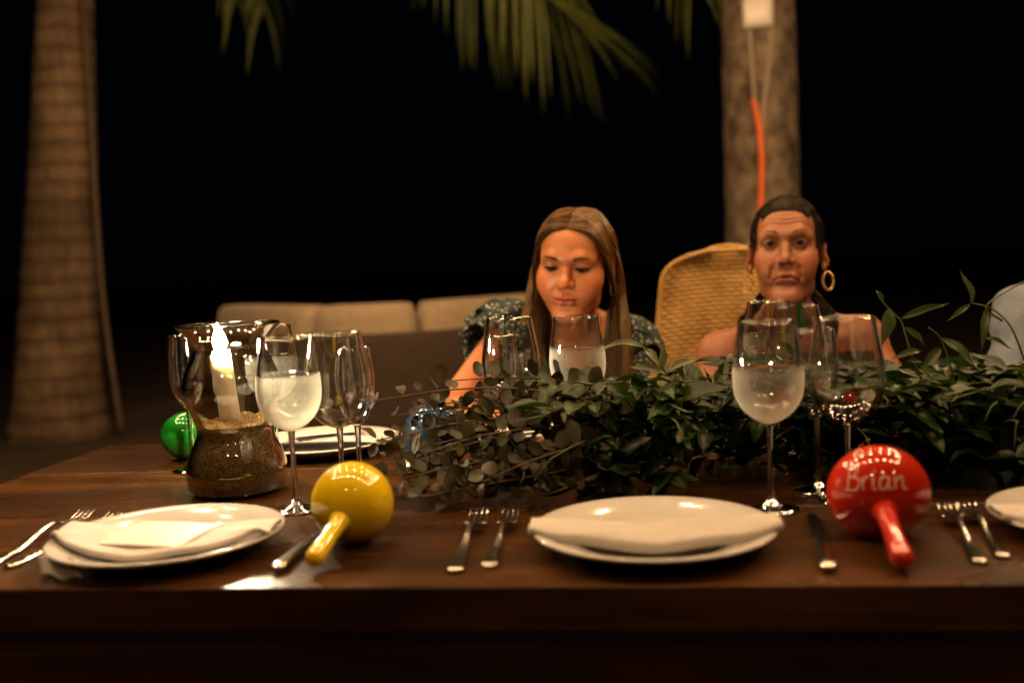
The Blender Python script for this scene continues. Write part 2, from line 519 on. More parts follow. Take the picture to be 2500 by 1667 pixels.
for a, b, nb, lab in [((-2.0, 1.1, 2.9), (-1.9, 4.6, 3.0), 7, 'bulb string overhead along the candle end of the table'),
                      ((1.7, 0.7, 2.9), (1.7, 4.6, 3.0), 7, 'bulb string overhead along the side of the blue shirt'),
                      ((-2.0, 1.05, 2.9), (1.7, 0.75, 2.9), 9, 'bulb string overhead crossing above the near plates'),
                      ((-1.9, 1.75, 2.75), (1.7, 1.85, 2.75), 8, 'bulb string overhead crossing above the garland'),
                      ((-2.0, 3.0, 3.0), (1.7, 3.2, 3.0), 7, 'bulb string overhead behind the seated women'),
                      ((-1.2, -1.3, 2.9), (2.0, -0.6, 2.9), 3, 'sparse bulb string overhead on the near side of the table')]:
    light_string(a, b, 0.16, nb, lab)
# ================================================================== TABLE
TZ = 0.75
def wood_mat(name, seed, dark, light):
    m, nt, p = new_mat(name)
    L = nt.links.new
    tc = node(nt, 'ShaderNodeTexCoord')
    mp = node(nt, 'ShaderNodeMapping', Scale=(0.9, 11, 11), Location=(seed * 3.1, seed * 1.7, seed))
    L(tc.outputs['Object'], mp.inputs['Vector'])
    n1 = node(nt, 'ShaderNodeTexNoise', Scale=2.2, Detail=9.0, Roughness=0.65, Distortion=0.8)
    L(mp.outputs[0], n1.inputs['Vector'])
    mp2 = node(nt, 'ShaderNodeMapping', Scale=(1.6, 60, 60))
    L(tc.outputs['Object'], mp2.inputs['Vector'])
    n2 = node(nt, 'ShaderNodeTexNoise', Scale=3.0, Detail=6.0, Roughness=0.7)
    L(mp2.outputs[0], n2.inputs['Vector'])
    c1 = ramp(nt, n1.outputs['Fac'], [(0.28, dark), (0.52, tuple((a + b) / 2 for a, b in zip(dark, light))), (0.74, light)])
    mx = node(nt, 'ShaderNodeMixRGB', blend_type='MULTIPLY')
    mx.inputs['Fac'].default_value = 0.55
    L(c1, mx.inputs['Color1'])
    L(ramp(nt, n2.outputs['Fac'], [(0.35, (0.35, 0.3, 0.28)), (0.6, (1, 1, 1))]), mx.inputs['Color2'])
    n4 = node(nt, 'ShaderNodeTexNoise', Scale=3.2, Detail=4.0, Roughness=0.6); L(tc.outputs['Object'], n4.inputs['Vector'])
    mx2 = node(nt, 'ShaderNodeMixRGB', blend_type='MULTIPLY'); mx2.inputs['Fac'].default_value = 0.8
    L(mx.outputs[0], mx2.inputs['Color1']); L(ramp(nt, n4.outputs['Fac'], [(0.36, (0.30, 0.27, 0.25)), (0.62, (1, 1, 1))]), mx2.inputs['Color2'])
    L(mx2.outputs[0], p.inputs['Base Color'])
    n3 = node(nt, 'ShaderNodeTexNoise', Scale=7.0, Detail=5.0)
    L(tc.outputs['Object'], n3.inputs['Vector'])
    mr = node(nt, 'ShaderNodeMapRange'); mr.inputs['To Min'].default_value = 0.18; mr.inputs['To Max'].default_value = 0.38
    L(n3.outputs['Fac'], mr.inputs['Value']); L(mr.outputs[0], p.inputs['Roughness'])
    p.inputs['Specular IOR Level'].default_value = 0.27
    bp = node(nt, 'ShaderNodeBump', Strength=0.22, Distance=0.002)
    L(n2.outputs['Fac'], bp.inputs['Height']); L(bp.outputs[0], p.inputs['Normal'])
    return m
WOODS = [wood_mat('table_wood_%s' % w, i * 2.3, d, l) for i, (w, d, l) in enumerate([
    ('red', (0.014, 0.0050, 0.0014), (0.150, 0.062, 0.014)), ('brown', (0.012, 0.0042, 0.0012), (0.125, 0.050, 0.011)), ('dark', (0.010, 0.0035, 0.0011), (0.095, 0.036, 0.008))])]
table = thing('dining_table', 'long dark polished wooden table laid for dinner', 'table', (0.6, 1.39, 0))
X0, X1 = -1.032, 2.35
ys = [0.955, 1.112, 1.262, 1.412, 1.556, 1.69, 1.828]
for i in range(6):
    w = ys[i + 1] - ys[i] - 0.0012
    add('plank', bevel_box(X1 - X0, w, 0.046, 0.0014, ((X0 + X1) / 2 - 0.6, (ys[i] + ys[i + 1]) / 2 - 1.39, TZ - 0.023 - 0.0008 * (i % 2))), WOODS[i % 3], table, smooth=False)
for y, nm in ((0.992, 'apron'), (1.79, 'apron')):
    add(nm, bevel_box(X1 - X0 - 0.12, 0.030, 0.14, 0.003, ((X0 + X1) / 2 - 0.6, y - 1.39, TZ - 0.046 - 0.0715)), WOODS[2], table, smooth=False)
for x in (X0 + 0.075, X1 - 0.075):
    add('end_apron', bevel_box(0.030, 0.72, 0.14, 0.003, (x - 0.6, 0, TZ - 0.046 - 0.0715)), WOODS[1], table, smooth=False)
    for y in (1.06, 1.72):
        add('leg', bevel_box(0.09, 0.09, TZ - 0.05, 0.006, (x + (0.09 if x < 0 else -0.09) - 0.6, y - 1.39, (TZ - 0.05) / 2 - 0.02)), WOODS[2], table, smooth=False)

# ================================================================== PLATES, NAPKINS, CARDS
M_CHINA = mat('white_china', (0.52, 0.505, 0.475), 0.12, coat=0.3)
M_LINEN = mat('white_linen', (0.52, 0.495, 0.46), 0.9, c2=(0.47, 0.445, 0.41), scale=60, bump=0.25, bscale=500, sheen=0.2)
M_CARD = mat('cream_card', (0.62, 0.57, 0.49), 0.6, c2=(0.56, 0.49, 0.40), scale=18, lo=0.55, hi=0.75)
RP = 0.134
plate_me = mesh('plate_body', *lathe([(0, 0.004), (0.072, 0.003), (0.078, 0.0), (0.083, 0.002), (0.088, 0.006), (0.108, 0.0125), (0.128, 0.0195), (0.1325, 0.0215), (RP, 0.0232),
                                      (0.1335, 0.0247), (0.131, 0.0251), (0.120, 0.0225), (0.100, 0.0160), (0.0885, 0.0110), (0.084, 0.0085), (0.078, 0.0076), (0, 0.0074)], 96), True, M_CHINA)
def plate(x, y, label):
    p = link('dinner_plate', plate_me)
    p.location = (x, y, TZ)
    return tag(p, label, 'plate', 'white dinner plates')
plate(-0.550, 1.09, 'white plate with napkin and menu card in front of the candle')
plate(0.014, 1.09, 'white plate under a plain folded napkin between the two maracas')
plate(0.515, 1.12, 'white plate cut off by the frame beyond the red maraca')
plate(-0.555, 1.70, 'white plate at the far table edge behind the hurricane candle')
plate(-0.140, 1.70, 'white plate before the girl half hidden by eucalyptus')

def napkin(name, x, y, label, fn, t=0.0022, sub=1):
    o = add(name, thick(grid(fn, 64, 40), t), M_LINEN, None, loc=(x, y, TZ))
    return tag(o, label, 'napkin', 'white linen napkins')
def nap_fold(u, v):
    """napkin rolled into a thick flat band across the plate; front edge bowed, both ends sagging onto the rim"""
    x = (u - 0.5) * 0.270
    e = abs(x) / 0.135
    yf = -0.072 + 0.040 * e ** 2.2
    yb = 0.004 + 0.006 * e ** 2
    h = 0.0150 * (1 - 0.5 * e ** 3)                    # thickness of the roll
    base = 0.0125 + 0.0115 * e ** 1.6                  # sinks into the well in the middle
    a = math.pi * (1.15 - 1.45 * v)                    # section: under the front lip, over the top, down the back
    y = (yf + yb) / 2 + (yb - yf) / 2 * math.copysign(abs(math.cos(a)) ** 0.55, math.cos(a))
    z = base + h * (0.45 + 0.55 * math.copysign(abs(math.sin(a)) ** 0.6, math.sin(a)))
    z += 0.0010 * math.sin(x * 60 + y * 25) + 0.0007 * math.sin(x * 27 - y * 170) + 0.0022 * math.exp(-((y + 0.035 - 0.02 * x) / 0.006) ** 2) * (1 - e)
    return (x, y, z + 0.001)
napkin('napkin', 0.014, 1.09, 'plain white napkin folded in a thick band across a plate', nap_fold)
def nap_loose(u, v):
    """softly crumpled napkin: wings on both sides of the card, lip over the front of the well"""
    x = (u - 0.5) * 0.262
    e = abs(x) / 0.131
    yf = -0.086 + 0.060 * e ** 2.0
    yb = 0.034 - 0.012 * e + 0.006 * math.sin(x * 26)
    h = 0.0085 * (1 - 0.5 * e ** 3)
    base = 0.0130 + 0.0125 * e ** 1.5
    a = math.pi * (1.12 - 1.40 * v)
    y = (yf + yb) / 2 + (yb - yf) / 2 * math.copysign(abs(math.cos(a)) ** 0.5, math.cos(a))
    z = base + h * (0.45 + 0.55 * math.copysign(abs(math.sin(a)) ** 0.5, math.sin(a)))
    k = max(0.0, e - 0.42)
    z += 0.012 * k * math.exp(-((y - 0.012 + 0.05 * e) / 0.012) ** 2) - 0.008 * k * math.exp(-((y + 0.02) / 0.010) ** 2) + 0.0010 * math.sin(x * 48 + y * 90)
    return (x, y, z + 0.0015)
napkin('napkin', -0.550, 1.09, 'loosely creased white napkin under the menu card', nap_loose)
def nap_corner(u, v):
    x = -0.105 + 0.052 * u + 0.012 * v; y = -0.104 - 0.014 * v + 0.03 * u * 0 + 0.012 * (1 - u); z = 0.022 - 0.017 * v + 0.003 * math.sin(u * 9)
    return (x, y, z)
# corner of the loose napkin hanging below the plate
o = add('napkin_corner', thick(grid(nap_corner, 20, 12), 0.002), M_LINEN, bpy.data.objects['napkin.001'])
def nap_flat(u, v):
    x = (u - 0.5) * 0.250; y = -0.052 + 0.110 * v
    return (x, y, 0.0285 + 0.005 * math.sin(math.pi * v) + 0.0022 * math.sin(y * 130) - 0.008 * abs(2 * u - 1) ** 4)
napkin('napkin', -0.555, 1.70, 'flat pleated white napkin on the far plate behind the wine glasses', nap_flat)
napkin('napkin', -0.140, 1.70, 'white napkin on the far plate before the girl', nap_flat)
def nap_flat2(u, v):
    p = nap_fold(u, v); return p
napkin('napkin', 0.515, 1.12, 'folded white napkin on the plate cut off by the frame', nap_flat2)
def card_fn(u, v):
    return ((u - 0.5) * 0.118, (v - 0.5) * 0.092, 0.0018 * math.sin(math.pi * v) + 0.0012 * math.sin(3 * u))
cd = add('menu_card', thick(grid(card_fn, 14, 14), 0.0008), M_CARD, None, loc=(-0.552, 1.068, TZ + 0.0262), rot=(R(1.5), 0, R(-10)))
tag(cd, 'small cream menu card lying on the creased napkin', 'card')
cd2 = add('menu_card', thick(grid(card_fn, 14, 14), 0.0008), M_CARD, None, loc=(-0.545, 1.695, TZ + 0.039), rot=(0, 0, R(20)))
tag(cd2, 'cream menu card on the far plate seen between glasses', 'card')

# ================================================================== CUTLERY
M_STEEL = mat('polished_steel', (0.62, 0.58, 0.53), 0.16, 1.0)
def section_loft(P, W, H, n=10):
    """flattened bar: points P, half widths W, half heights H (vertical = z)"""
    P = np.asarray(P, float); m = len(P)
    T = np.gradient(P, axis=0); T /= np.linalg.norm(T, axis=1, keepdims=True)
    V, F = [], []
    for i in range(m):
        s = np.cross(T[i], (0, 0, 1)); s /= np.linalg.norm(s); u = np.cross(s, T[i])
        for q in range(n):
            a = 2 * math.pi * q / n
            V.append(P[i] + s * W[i] * math.cos(a) + u * H[i] * math.sin(a))
    for i in range(m - 1):
        for q in range(n):
            q2 = (q + 1) % n
            F.append((i * n + q, i * n + q2, (i + 1) * n + q2, (i + 1) * n + q))
    F.append(tuple(range(n))[::-1]); F.append(tuple((m - 1) * n + q for q in range(n)))
    return np.array(V), F
def make_fork():
    t = np.linspace(0, 1, 22)
    hy = t * 0.135
    W = np.interp(t, [0, 0.03, 0.1, 0.3, 0.8, 1], [0.003, 0.0085, 0.0098, 0.0065, 0.0032, 0.0034])
    H = np.interp(t, [0, 0.05, 0.5, 1], [0.0008, 0.0016, 0.0020, 0.0020])
    z = 0.003 + 0.012 * np.sin(np.clip((t - 0.35) / 0.65, 0, 1) * math.pi * 0.5) ** 2
    handle = section_loft(np.c_[0 * t, hy, z], W, H)
    t2 = np.linspace(0, 1, 10)
    y2 = 0.1345 + 0.030 * t2
    W2 = np.interp(t2, [0, 0.3, 0.7, 1], [0.0034, 0.008, 0.0118, 0.0120])
    z2 = 0.015 - 0.0085 * np.sin(t2 * math.pi / 2)
    palm = section_loft(np.c_[0 * t2, y2, z2], W2, 0.0011 + 0 * t2)
    tines = []
    for k in range(4):
        x = (k - 1.5) * 0.0066
        t3 = np.linspace(0, 1, 9)
        z3 = 0.0065 - 0.003 * np.sin(t3 * math.pi * 0.6) + 0.010 * t3 ** 2
        tines.append(section_loft(np.c_[x + 0 * t3, 0.162 + 0.046 * t3, z3], np.interp(t3, [0, 0.8, 1], [0.0021, 0.0016, 0.0005]), np.interp(t3, [0, 1], [0.0011, 0.0006]), 8))
    return handle, palm, tines
hd, pm, tn = make_fork()
FORK = {'handle': mesh('handle', *hd, True, M_STEEL), 'neck_plate': mesh('neck_plate', *pm, True, M_STEEL), 'tines': [mesh('tine', *q, True, M_STEEL) for q in tn]}
def fork(x, y, ang, label, sc=1.0):
    o = thing('fork', label, 'fork', (x, y, TZ + 0.0005), (0, 0, R(ang)), 'steel forks')
    o.scale = (sc, sc, sc)
    link('handle', FORK['handle'], o); link('neck_plate', FORK['neck_plate'], o)
    for q in FORK['tines']: link('tine', q, o)
fork(-0.194, 0.995, 1.5, 'larger fork, the left of the pair between yellow maraca and plate', 1.08)
fork(-0.160, 1.012, 0.0, 'smaller fork, the right of the pair beside the folded napkin plate', 1.0)
fork(-0.742, 1.030, 0, 'outer fork at the far left edge of the picture', 1.05)
fork(-0.713, 1.024, -6, 'inner fork touching the plate with the menu card', 1.0)
fork(0.333, 1.012, -8, 'left fork of the pair right of the red maraca', 1.0)
fork(0.362, 1.030, -7, 'right fork of the pair right of the red maraca', 0.95)
fork(-0.405, 1.640, -160, 'fork beside the far plate next to the blue maraca', 0.95)
def make_knife():
    t = np.linspace(0, 1, 18)
    handle = section_loft(np.c_[0 * t, 0.105 * t, 0.0055 + 0 * t], np.interp(t, [0, 0.06, 0.3, 1], [0.004, 0.0098, 0.0088, 0.0058]), np.interp(t, [0, 0.08, 1], [0.002, 0.0048, 0.0036]))
    t = np.linspace(0, 1, 18)
    blade = section_loft(np.c_[0.0025 * np.sin(t * 2.6), 0.104 + 0.125 * t, 0.0045 - 0.0025 * t], np.interp(t, [0, 0.1, 0.6, 0.9, 1], [0.0055, 0.0088, 0.0098, 0.0070, 0.0008]), np.interp(t, [0, 1], [0.0016, 0.0006]))
    return mesh('handle', *handle, True, M_STEEL), mesh('blade', *blade, True, M_STEEL)
KN = make_knife()
def knife(x, y, ang, label):
    o = thing('table_knife', label, 'knife', (x, y, TZ + 0.0005), (0, 0, R(ang)), 'steel table knives')
    link('handle', KN[0], o); link('blade', KN[1], o)
knife(-0.388, 1.000, -1.5, 'steel knife half under the yellow maraca')
knife(0.183, 0.988, -5, 'steel knife between folded napkin plate and red maraca')

# ================================================================== MARACAS
def gloss(name, c, c2):
    m = mat(name, c, 0.35, c2=c2, scale=14, coat=1.0, spec=0.05, lo=0.4, hi=0.7)
    m.node_tree.nodes['Principled BSDF'].inputs['Coat Roughness'].default_value = 0.006
    m.node_tree.nodes['Principled BSDF'].inputs['Coat IOR'].default_value = 1.75
    return m
def maraca(name, label, centre, tip, r, long, mball, handle_r=0.0125):
    centre, tip = np.array(centre, float), np.array(tip, float)
    ax = tip - centre; Lh = np.linalg.norm(ax); ax /= Lh
    z = Vector(-ax); q = Vector((0, 0, 1)).rotation_difference(z)
    o = thing(name, label, 'maraca', tuple(centre))
    o.rotation_mode = 'QUATERNION'; o.rotation_quaternion = q
    prof = []
    for k in range(25):
        a = -math.pi / 2 + math.pi * k / 24
        w = 1.0 - 0.05 * math.sin(a)
        prof.append((r * math.cos(a) * w, long * math.sin(a)))
    prof[0] = (0, -long); prof[-1] = (0, long)
    b = add('ball', lathe(prof, 64), mball, o)
    hp = [(0, -Lh), (handle_r * 0.7, -Lh + 0.001), (handle_r * 1.0, -Lh + 0.008), (handle_r * 0.95, -Lh + 0.03), (handle_r * 0.85, -Lh * 0.6), (handle_r * 0.95, -long - 0.008), (handle_r * 1.25, -long + 0.002), (handle_r * 1.2, -long + 0.01), (0, -long + 0.012)]
    add('handle', lathe(hp, 24), mball, o)
    return o
M_YEL = gloss('yellow_lacquer', (0.84, 0.62, 0.006), (0.76, 0.53, 0.005))
M_RED = gloss('red_lacquer', (0.50, 0.022, 0.005), (0.40, 0.014, 0.004))
M_GRN = gloss('green_lacquer', (0.010, 0.20, 0.012), (0.006, 0.14, 0.010))
M_BLU = gloss('blue_lacquer', (0.014, 0.040, 0.085), (0.010, 0.030, 0.066))
maraca('maraca', 'glossy yellow maraca with its handle towards the table edge', (-0.334, 1.120, TZ + 0.0485), (-0.347, 1.000, TZ + 0.013), 0.0485, 0.046, M_YEL, 0.0105)
red = maraca('maraca', 'glossy red maraca with a white name painted on it', (0.262, 1.125, TZ + 0.0475), (0.252, 0.982, TZ + 0.012), 0.0550, 0.0465, M_RED, 0.0115)
maraca('maraca', 'green maraca at the far left behind the hurricane candle', (-0.790, 1.660, TZ + 0.042), (-0.66, 1.72, TZ + 0.014), 0.043, 0.045, M_GRN)
maraca('maraca', 'blue maraca half hidden among the eucalyptus leaves', (-0.312, 1.508, TZ + 0.055), (-0.20, 1.60, TZ + 0.014), 0.052, 0.054, M_BLU)

# hand-painted name on the red ball: strokes laid on its surface
bpy.context.view_layer.update()
STROKES = {
 'B': [[(0.10, 0.0), (0.16, 0.5), (0.20, 1.0)], [(0.08, 0.92), (0.25, 1.06), (0.48, 1.0), (0.50, 0.78), (0.36, 0.58), (0.2, 0.54)], [(0.26, 0.56), (0.52, 0.48), (0.56, 0.2), (0.40, 0.0), (0.10, 0.02), (0.0, 0.08)]],
 'r': [[(0.0, 0.52), (0.06, 0.0)], [(0.05, 0.30), (0.13, 0.50), (0.26, 0.54)]],
 'i': [[(0.06, 0.50), (0.04, 0.15), (0.10, 0.0), (0.20, 0.06)], [(0.08, 0.74), (0.12, 0.82)]],
 'a': [[(0.40, 0.48), (0.16, 0.52), (0.02, 0.26), (0.10, 0.02), (0.28, 0.05), (0.40, 0.40)], [(0.41, 0.50), (0.37, 0.15), (0.44, 0.0), (0.54, 0.06)]],
 'n': [[(0.02, 0.50), (0.06, 0.0)], [(0.05, 0.28), (0.18, 0.50), (0.32, 0.50), (0.34, 0.2), (0.38, 0.0), (0.50, 0.06)]]}
ADV = {'B': 0.68, 'r': 0.40, 'i': 0.28, 'a': 0.60, 'n': 0.50}
strokes, pen = [], 0.0
for ch in 'Brian':
    for st in STROKES[ch]:
        strokes.append([(pen + x, y) for x, y in st])
    pen += ADV[ch]
strokes.append([(0.42, 1.32), (0.60, 1.42), (0.72, 1.60), (0.58, 1.76), (0.44, 1.64), (0.58, 1.50), (0.86, 1.52), (1.05, 1.62)])
Mi = np.array(red.matrix_world.inverted()); Mw = np.array(red.matrix_world)
CAMP = np.array(CAM_POS); ctr = Mw[:3, 3]
toC = CAMP - ctr; toC /= np.linalg.norm(toC)
rgt = np.cross((0, 0, 1), toC) ; rgt /= np.linalg.norm(rgt); rgt = rgt
if rgt[0] < 0: rgt = -rgt
upv = np.cross(toC, rgt); upv = upv if upv[2] > 0 else -upv
parts = []
SCL = 0.0250
for st in strokes:
    P2 = spline([(x, y, 0) for x, y in st], max(8, 7 * len(st)))
    pts = []
    for x, y, _ in P2:
        ox, oy = (x - pen / 2) * SCL - 0.002, (y - 0.5) * SCL + 0.0155 + 0.06 * (x - pen / 2) * SCL
        # intersect the line ctr + ox*rgt + oy*upv along toC with the ball (rotated ellipsoid)
        o0 = Mi[:3, :3] @ (ctr + ox * rgt + oy * upv - ctr); d0 = Mi[:3, :3] @ toC
        sc = np.array([1 / 0.0550, 1 / 0.0550, 1 / 0.0465])
        a_, b_, c_ = (d0 * sc) @ (d0 * sc), 2 * (o0 * sc) @ (d0 * sc), (o0 * sc) @ (o0 * sc) - 1
        disc = b_ * b_ - 4 * a_ * c_
        if disc <= 0: continue
        k = (-b_ + math.sqrt(disc)) / (2 * a_)
        pts.append((o0 + d0 * k) * 1.004)
    if len(pts) > 2:
        parts.append(tube(np.array(pts), 0.0011, 6))
o = add('painted_name', join(parts), mat('white_paint', (0.62, 0.42, 0.34), 0.4), red)
o['label'] = 'white hand-painted lettering Brian'
# ================================================================== GLASSWARE
M_GLASS = glass_mat('clear_glass', 1.48)
M_BOWL = thin_glass('bowl_glass', (0.985, 0.985, 0.98), 2.4, 0.8)
M_RIM = thin_glass('rim_glass', (0.9, 0.9, 0.88), 5.0, 0.8)
M_WATER = thin_glass('water', (0.93, 0.94, 0.89), 1.3, 0.75)
def dew_mat():
    """fine condensation on the outside of a cold glass: half see-through, scattering"""
    m, nt, p = new_mat('condensation')
    nt.nodes.remove(p)
    L = nt.links.new
    tr = node(nt, 'ShaderNodeBsdfTransparent')
    df = node(nt, 'ShaderNodeBsdfDiffuse', Color=(0.93, 0.91, 0.84, 1))
    tl = node(nt, 'ShaderNodeBsdfTranslucent', Color=(0.93, 0.91, 0.84, 1))
    m1 = node(nt, 'ShaderNodeMixShader'); m1.inputs[0].default_value = 0.5
    L(df.outputs[0], m1.inputs[1]); L(tl.outputs[0], m1.inputs[2])
    lw = node(nt, 'ShaderNodeLayerWeight', Blend=0.5)
    nz = node(nt, 'ShaderNodeTexNoise', Scale=900.0, Detail=2.0)
    tc = node(nt, 'ShaderNodeTexCoord'); L(tc.outputs['Object'], nz.inputs['Vector'])
    mr = node(nt, 'ShaderNodeMapRange'); mr.inputs['From Min'].default_value = 0.08; mr.inputs['From Max'].default_value = 0.75; mr.inputs['To Min'].default_value = 0.24; mr.inputs['To Max'].default_value = 0.85
    L(lw.outputs['Facing'], mr.inputs['Value'])
    at = node(nt, 'ShaderNodeAttribute', attribute_name='cover')
    mu = node(nt, 'ShaderNodeMath', operation='MULTIPLY', use_clamp=True)
    L(mr.outputs[0], mu.inputs[0]); L(at.outputs['Fac'], mu.inputs[1])
    ad = node(nt, 'ShaderNodeMath', operation='MULTIPLY_ADD', use_clamp=True)
    L(nz.outputs['Fac'], ad.inputs[0]); ad.inputs[1].default_value = 0.10; L(mu.outputs[0], ad.inputs[2])
    m2 = node(nt, 'ShaderNodeMixShader')
    L(mu.outputs[0], m2.inputs[0]); L(tr.outputs[0], m2.inputs[1]); L(m1.outputs[0], m2.inputs[2])
    L(m2.outputs[0], nt.nodes['Material Output'].inputs['Surface'])
    return m
M_DEW = dew_mat()
def dense(prof, n):
    return spline([(r, z, 0) for r, z in prof], n)[:, :2]
def glass_type(bowl, stem_top, foot_r, wall=0.0007):
    """bowl: outer profile from the stem up to the rim"""
    B = dense(bowl, 46)
    T = np.gradient(B, axis=0); T /= np.linalg.norm(T, axis=1, keepdims=True)
    N = np.c_[-T[:, 1], T[:, 0]]
    I = B + N * wall
    I[:, 0] = np.maximum(I[:, 0], 0)
    base = [(0, B[0, 1])]
    rim = [((B[-1, 0] + I[-1, 0]) / 2, B[-1, 1] + wall * 0.6)]
    inner = I[::-1].copy()
    keep = inner[:, 1] > B[0, 1] + 0.004
    inner = inner[keep]
    prof = np.vstack([base, B, rim, inner, [(0, inner[-1, 1] - 0.0002)]])
    st = [(0, stem_top), (0.0052, stem_top), (0.0046, stem_top - 0.006), (0.0040, stem_top - 0.02), (0.0036, stem_top * 0.55), (0.0040, 0.022), (0.0058, 0.0135), (0, 0.0135)]
    st = [(0, stem_top - 0.0002)] + [tuple(q) for q in dense(st[1:-1], 20)] + [(0, 0.0135)]
    ft = [(0, 0.0132), (0.0058, 0.0131), (0.0085, 0.0095), (0.014, 0.0062), (foot_r * 0.7, 0.0034), (foot_r, 0.0018), (foot_r + 0.0003, 0.001), (foot_r, 0.0003), (0, 0.0003)]
    return dict(bowl=mesh('bowl', *lathe(prof, 72), True, M_BOWL), rim=mesh('rim', *lathe([(B[-1, 0] - wall / 2 + 0.0008 * math.cos(a), B[-1, 1] + 0.0008 * math.sin(a)) for a in np.linspace(0, 2 * math.pi, 8, endpoint=False)], 72, close=True), True, M_RIM), stem=mesh('stem', *lathe(st, 24), True, M_GLASS),
                foot=mesh('foot', *lathe(ft, 56), True, M_GLASS), B=B, I=I)
WATER = glass_type([(0.0052, 0.108), (0.012, 0.1105), (0.022, 0.1165), (0.032, 0.126), (0.0395, 0.140), (0.0428, 0.157), (0.0424, 0.176), (0.0395, 0.200), (0.0350, 0.233)], 0.1078, 0.0345)
REDG = glass_type([(0.0052, 0.098), (0.013, 0.1005), (0.025, 0.107), (0.037, 0.119), (0.0445, 0.136), (0.0470, 0.155), (0.0455, 0.178), (0.0415, 0.203), (0.0362, 0.232)], 0.0978, 0.0365)
FLUTE = glass_type([(0.0050, 0.095), (0.0095, 0.099), (0.0165, 0.109), (0.0225, 0.123), (0.0265, 0.140), (0.0280, 0.158), (0.0270, 0.180), (0.0238, 0.208)], 0.0948, 0.0310)
def wine_glass(kind, x, y, label, level=None, rotz=0.0, dew=1.0, sc=1.0):
    o = thing('wine_glass', label, 'wine glass', (x, y, TZ + 0.0004), (0, 0, rotz), 'clear stemmed glasses')
    o.scale = (sc, sc, sc)
    b_ = link('bowl', kind['bowl'], o); link('rim', kind['rim'], b_); link('stem', kind['stem'], o); link('foot', kind['foot'], o)
    if level:
        I, B = kind['I'], kind['B']
        k = I[:, 1] < level
        k &= I[:, 1] > B[0, 1] + 0.004
        W = I[k].copy(); W[:, 0] -= 0.00025
        rl = np.interp(level, I[:, 1], I[:, 0]) - 0.00025
        prof = np.vstack([[(0, W[0, 1] - 0.0001)], W, [(rl, level), (rl - 0.0012, level - 0.0012), (rl - 0.004, level - 0.0016), (0, level - 0.0017)]])
        add('water', lathe(prof, 72), M_WATER, o)
        if dew:
            top = level + 0.004
            D = B[(B[:, 1] < top)]
            T = np.gradient(D, axis=0); T /= np.linalg.norm(T, axis=1, keepdims=True)
            D = D + np.c_[T[:, 1], -T[:, 0]] * 0.00035
            me = add('condensation', lathe_open(D, 72), M_DEW, o)
            at = me.data.attributes.new('cover', 'FLOAT', 'POINT')
            z = np.array([v.co.z for v in me.data.vertices])
            zb = D[0, 1]
            cov = np.clip((top - z) / 0.010, 0, 1) * np.interp((z - zb) / (level - zb), [0, 0.25, 0.6, 1], [1.7, 1.35, 0.85, 0.95]) * dew
            at.data.foreach_set('value', cov.astype(np.float32))
    return o
def lathe_open(prof, n=48):
    a = np.linspace(0, 2 * math.pi, n, endpoint=False)
    m = len(prof)
    V = np.zeros((m, n, 3))
    V[:, :, 0] = prof[:, 0:1] * np.cos(a); V[:, :, 1] = prof[:, 0:1] * np.sin(a); V[:, :, 2] = prof[:, 1:2]
    F = [(i * n + j, i * n + (j + 1) % n, (i + 1) * n + (j + 1) % n, (i + 1) * n + j) for i in range(m - 1) for j in range(n)]
    return V.reshape(-1, 3), F
wine_glass(WATER, -0.462, 1.282, 'misted goblet of water right of the hurricane candle', 0.184)
wine_glass(REDG, -0.417, 1.354, 'large empty wine glass beside the misted goblet near the candle')
wine_glass(FLUTE, -0.400, 1.385, 'small empty glass seen through the large one near the candle')
wine_glass(WATER, -0.600, 1.590, 'water goblet seen through the hurricane behind the candle', 0.184, dew=0.35)
wine_glass(FLUTE, -0.735, 1.560, 'slim empty glass just left of the hurricane candle', sc=1.08)
wine_glass(WATER, -0.087, 1.524, 'misted goblet of water below the girl\'s chin', 0.185)
wine_glass(REDG, -0.199, 1.594, 'large empty wine glass before the girl\'s ruffled sleeve')
wine_glass(FLUTE, -0.207, 1.530, 'small empty glass overlapping the large one before the girl')
wine_glass(WATER, 0.162, 1.245, 'misted goblet of water in front of the woman, nearest the camera', 0.178)
wine_glass(REDG, 0.262, 1.280, 'large empty wine glass above the red maraca')
wine_glass(FLUTE, 0.236, 1.340, 'slim empty glass between misted goblet and large glass', sc=1.03)
wine_glass(REDG, 0.252, 1.600, 'empty wine glass standing under the woman\'s chin on the far side', sc=1.0)
wine_glass(WATER, 0.232, 1.760, 'water goblet before the woman\'s neck on the far side', 0.180, dew=0.45)

# ================================================================== HURRICANE CANDLE
M_HURR = thin_glass('hurricane_glass', (0.93, 0.93, 0.90), 2.4, 0.22)
M_SANDY = mat('vase_sand', (0.24, 0.135, 0.040), 0.95, c2=(0.82, 0.55, 0.21), scale=330, bump=1.0, bscale=420, detail=3, lo=0.40, hi=0.62)
HX, HY = -0.592, 1.402
hp = dense([(0.060, 0.002), (0.068, 0.006), (0.0735, 0.022), (0.0735, 0.038), (0.066, 0.062), (0.0560, 0.084), (0.0545, 0.100), (0.062, 0.122), (0.0705, 0.146), (0.0705, 0.166), (0.062, 0.190), (0.0530, 0.210), (0.0545, 0.222), (0.064, 0.236), (0.0745, 0.247)], 70)
hu = thing('hurricane_vase', 'curvy clear glass hurricane vase filled with sand round a candle', 'vase', (HX, HY, TZ))
inner = hp.copy(); inner[:, 0] -= 0.0022
add('wall', lathe_open(np.vstack([hp, [(0.0752, 0.2478), (0.0742, 0.2485)], inner[::-1][:-1]]), 96), M_HURR, hu)
add('base', lathe([(0, 0.0005), (0.057, 0.0005), (0.0595, 0.0018), (0.059, 0.005), (0, 0.006)], 64), M_GLASS, hu)
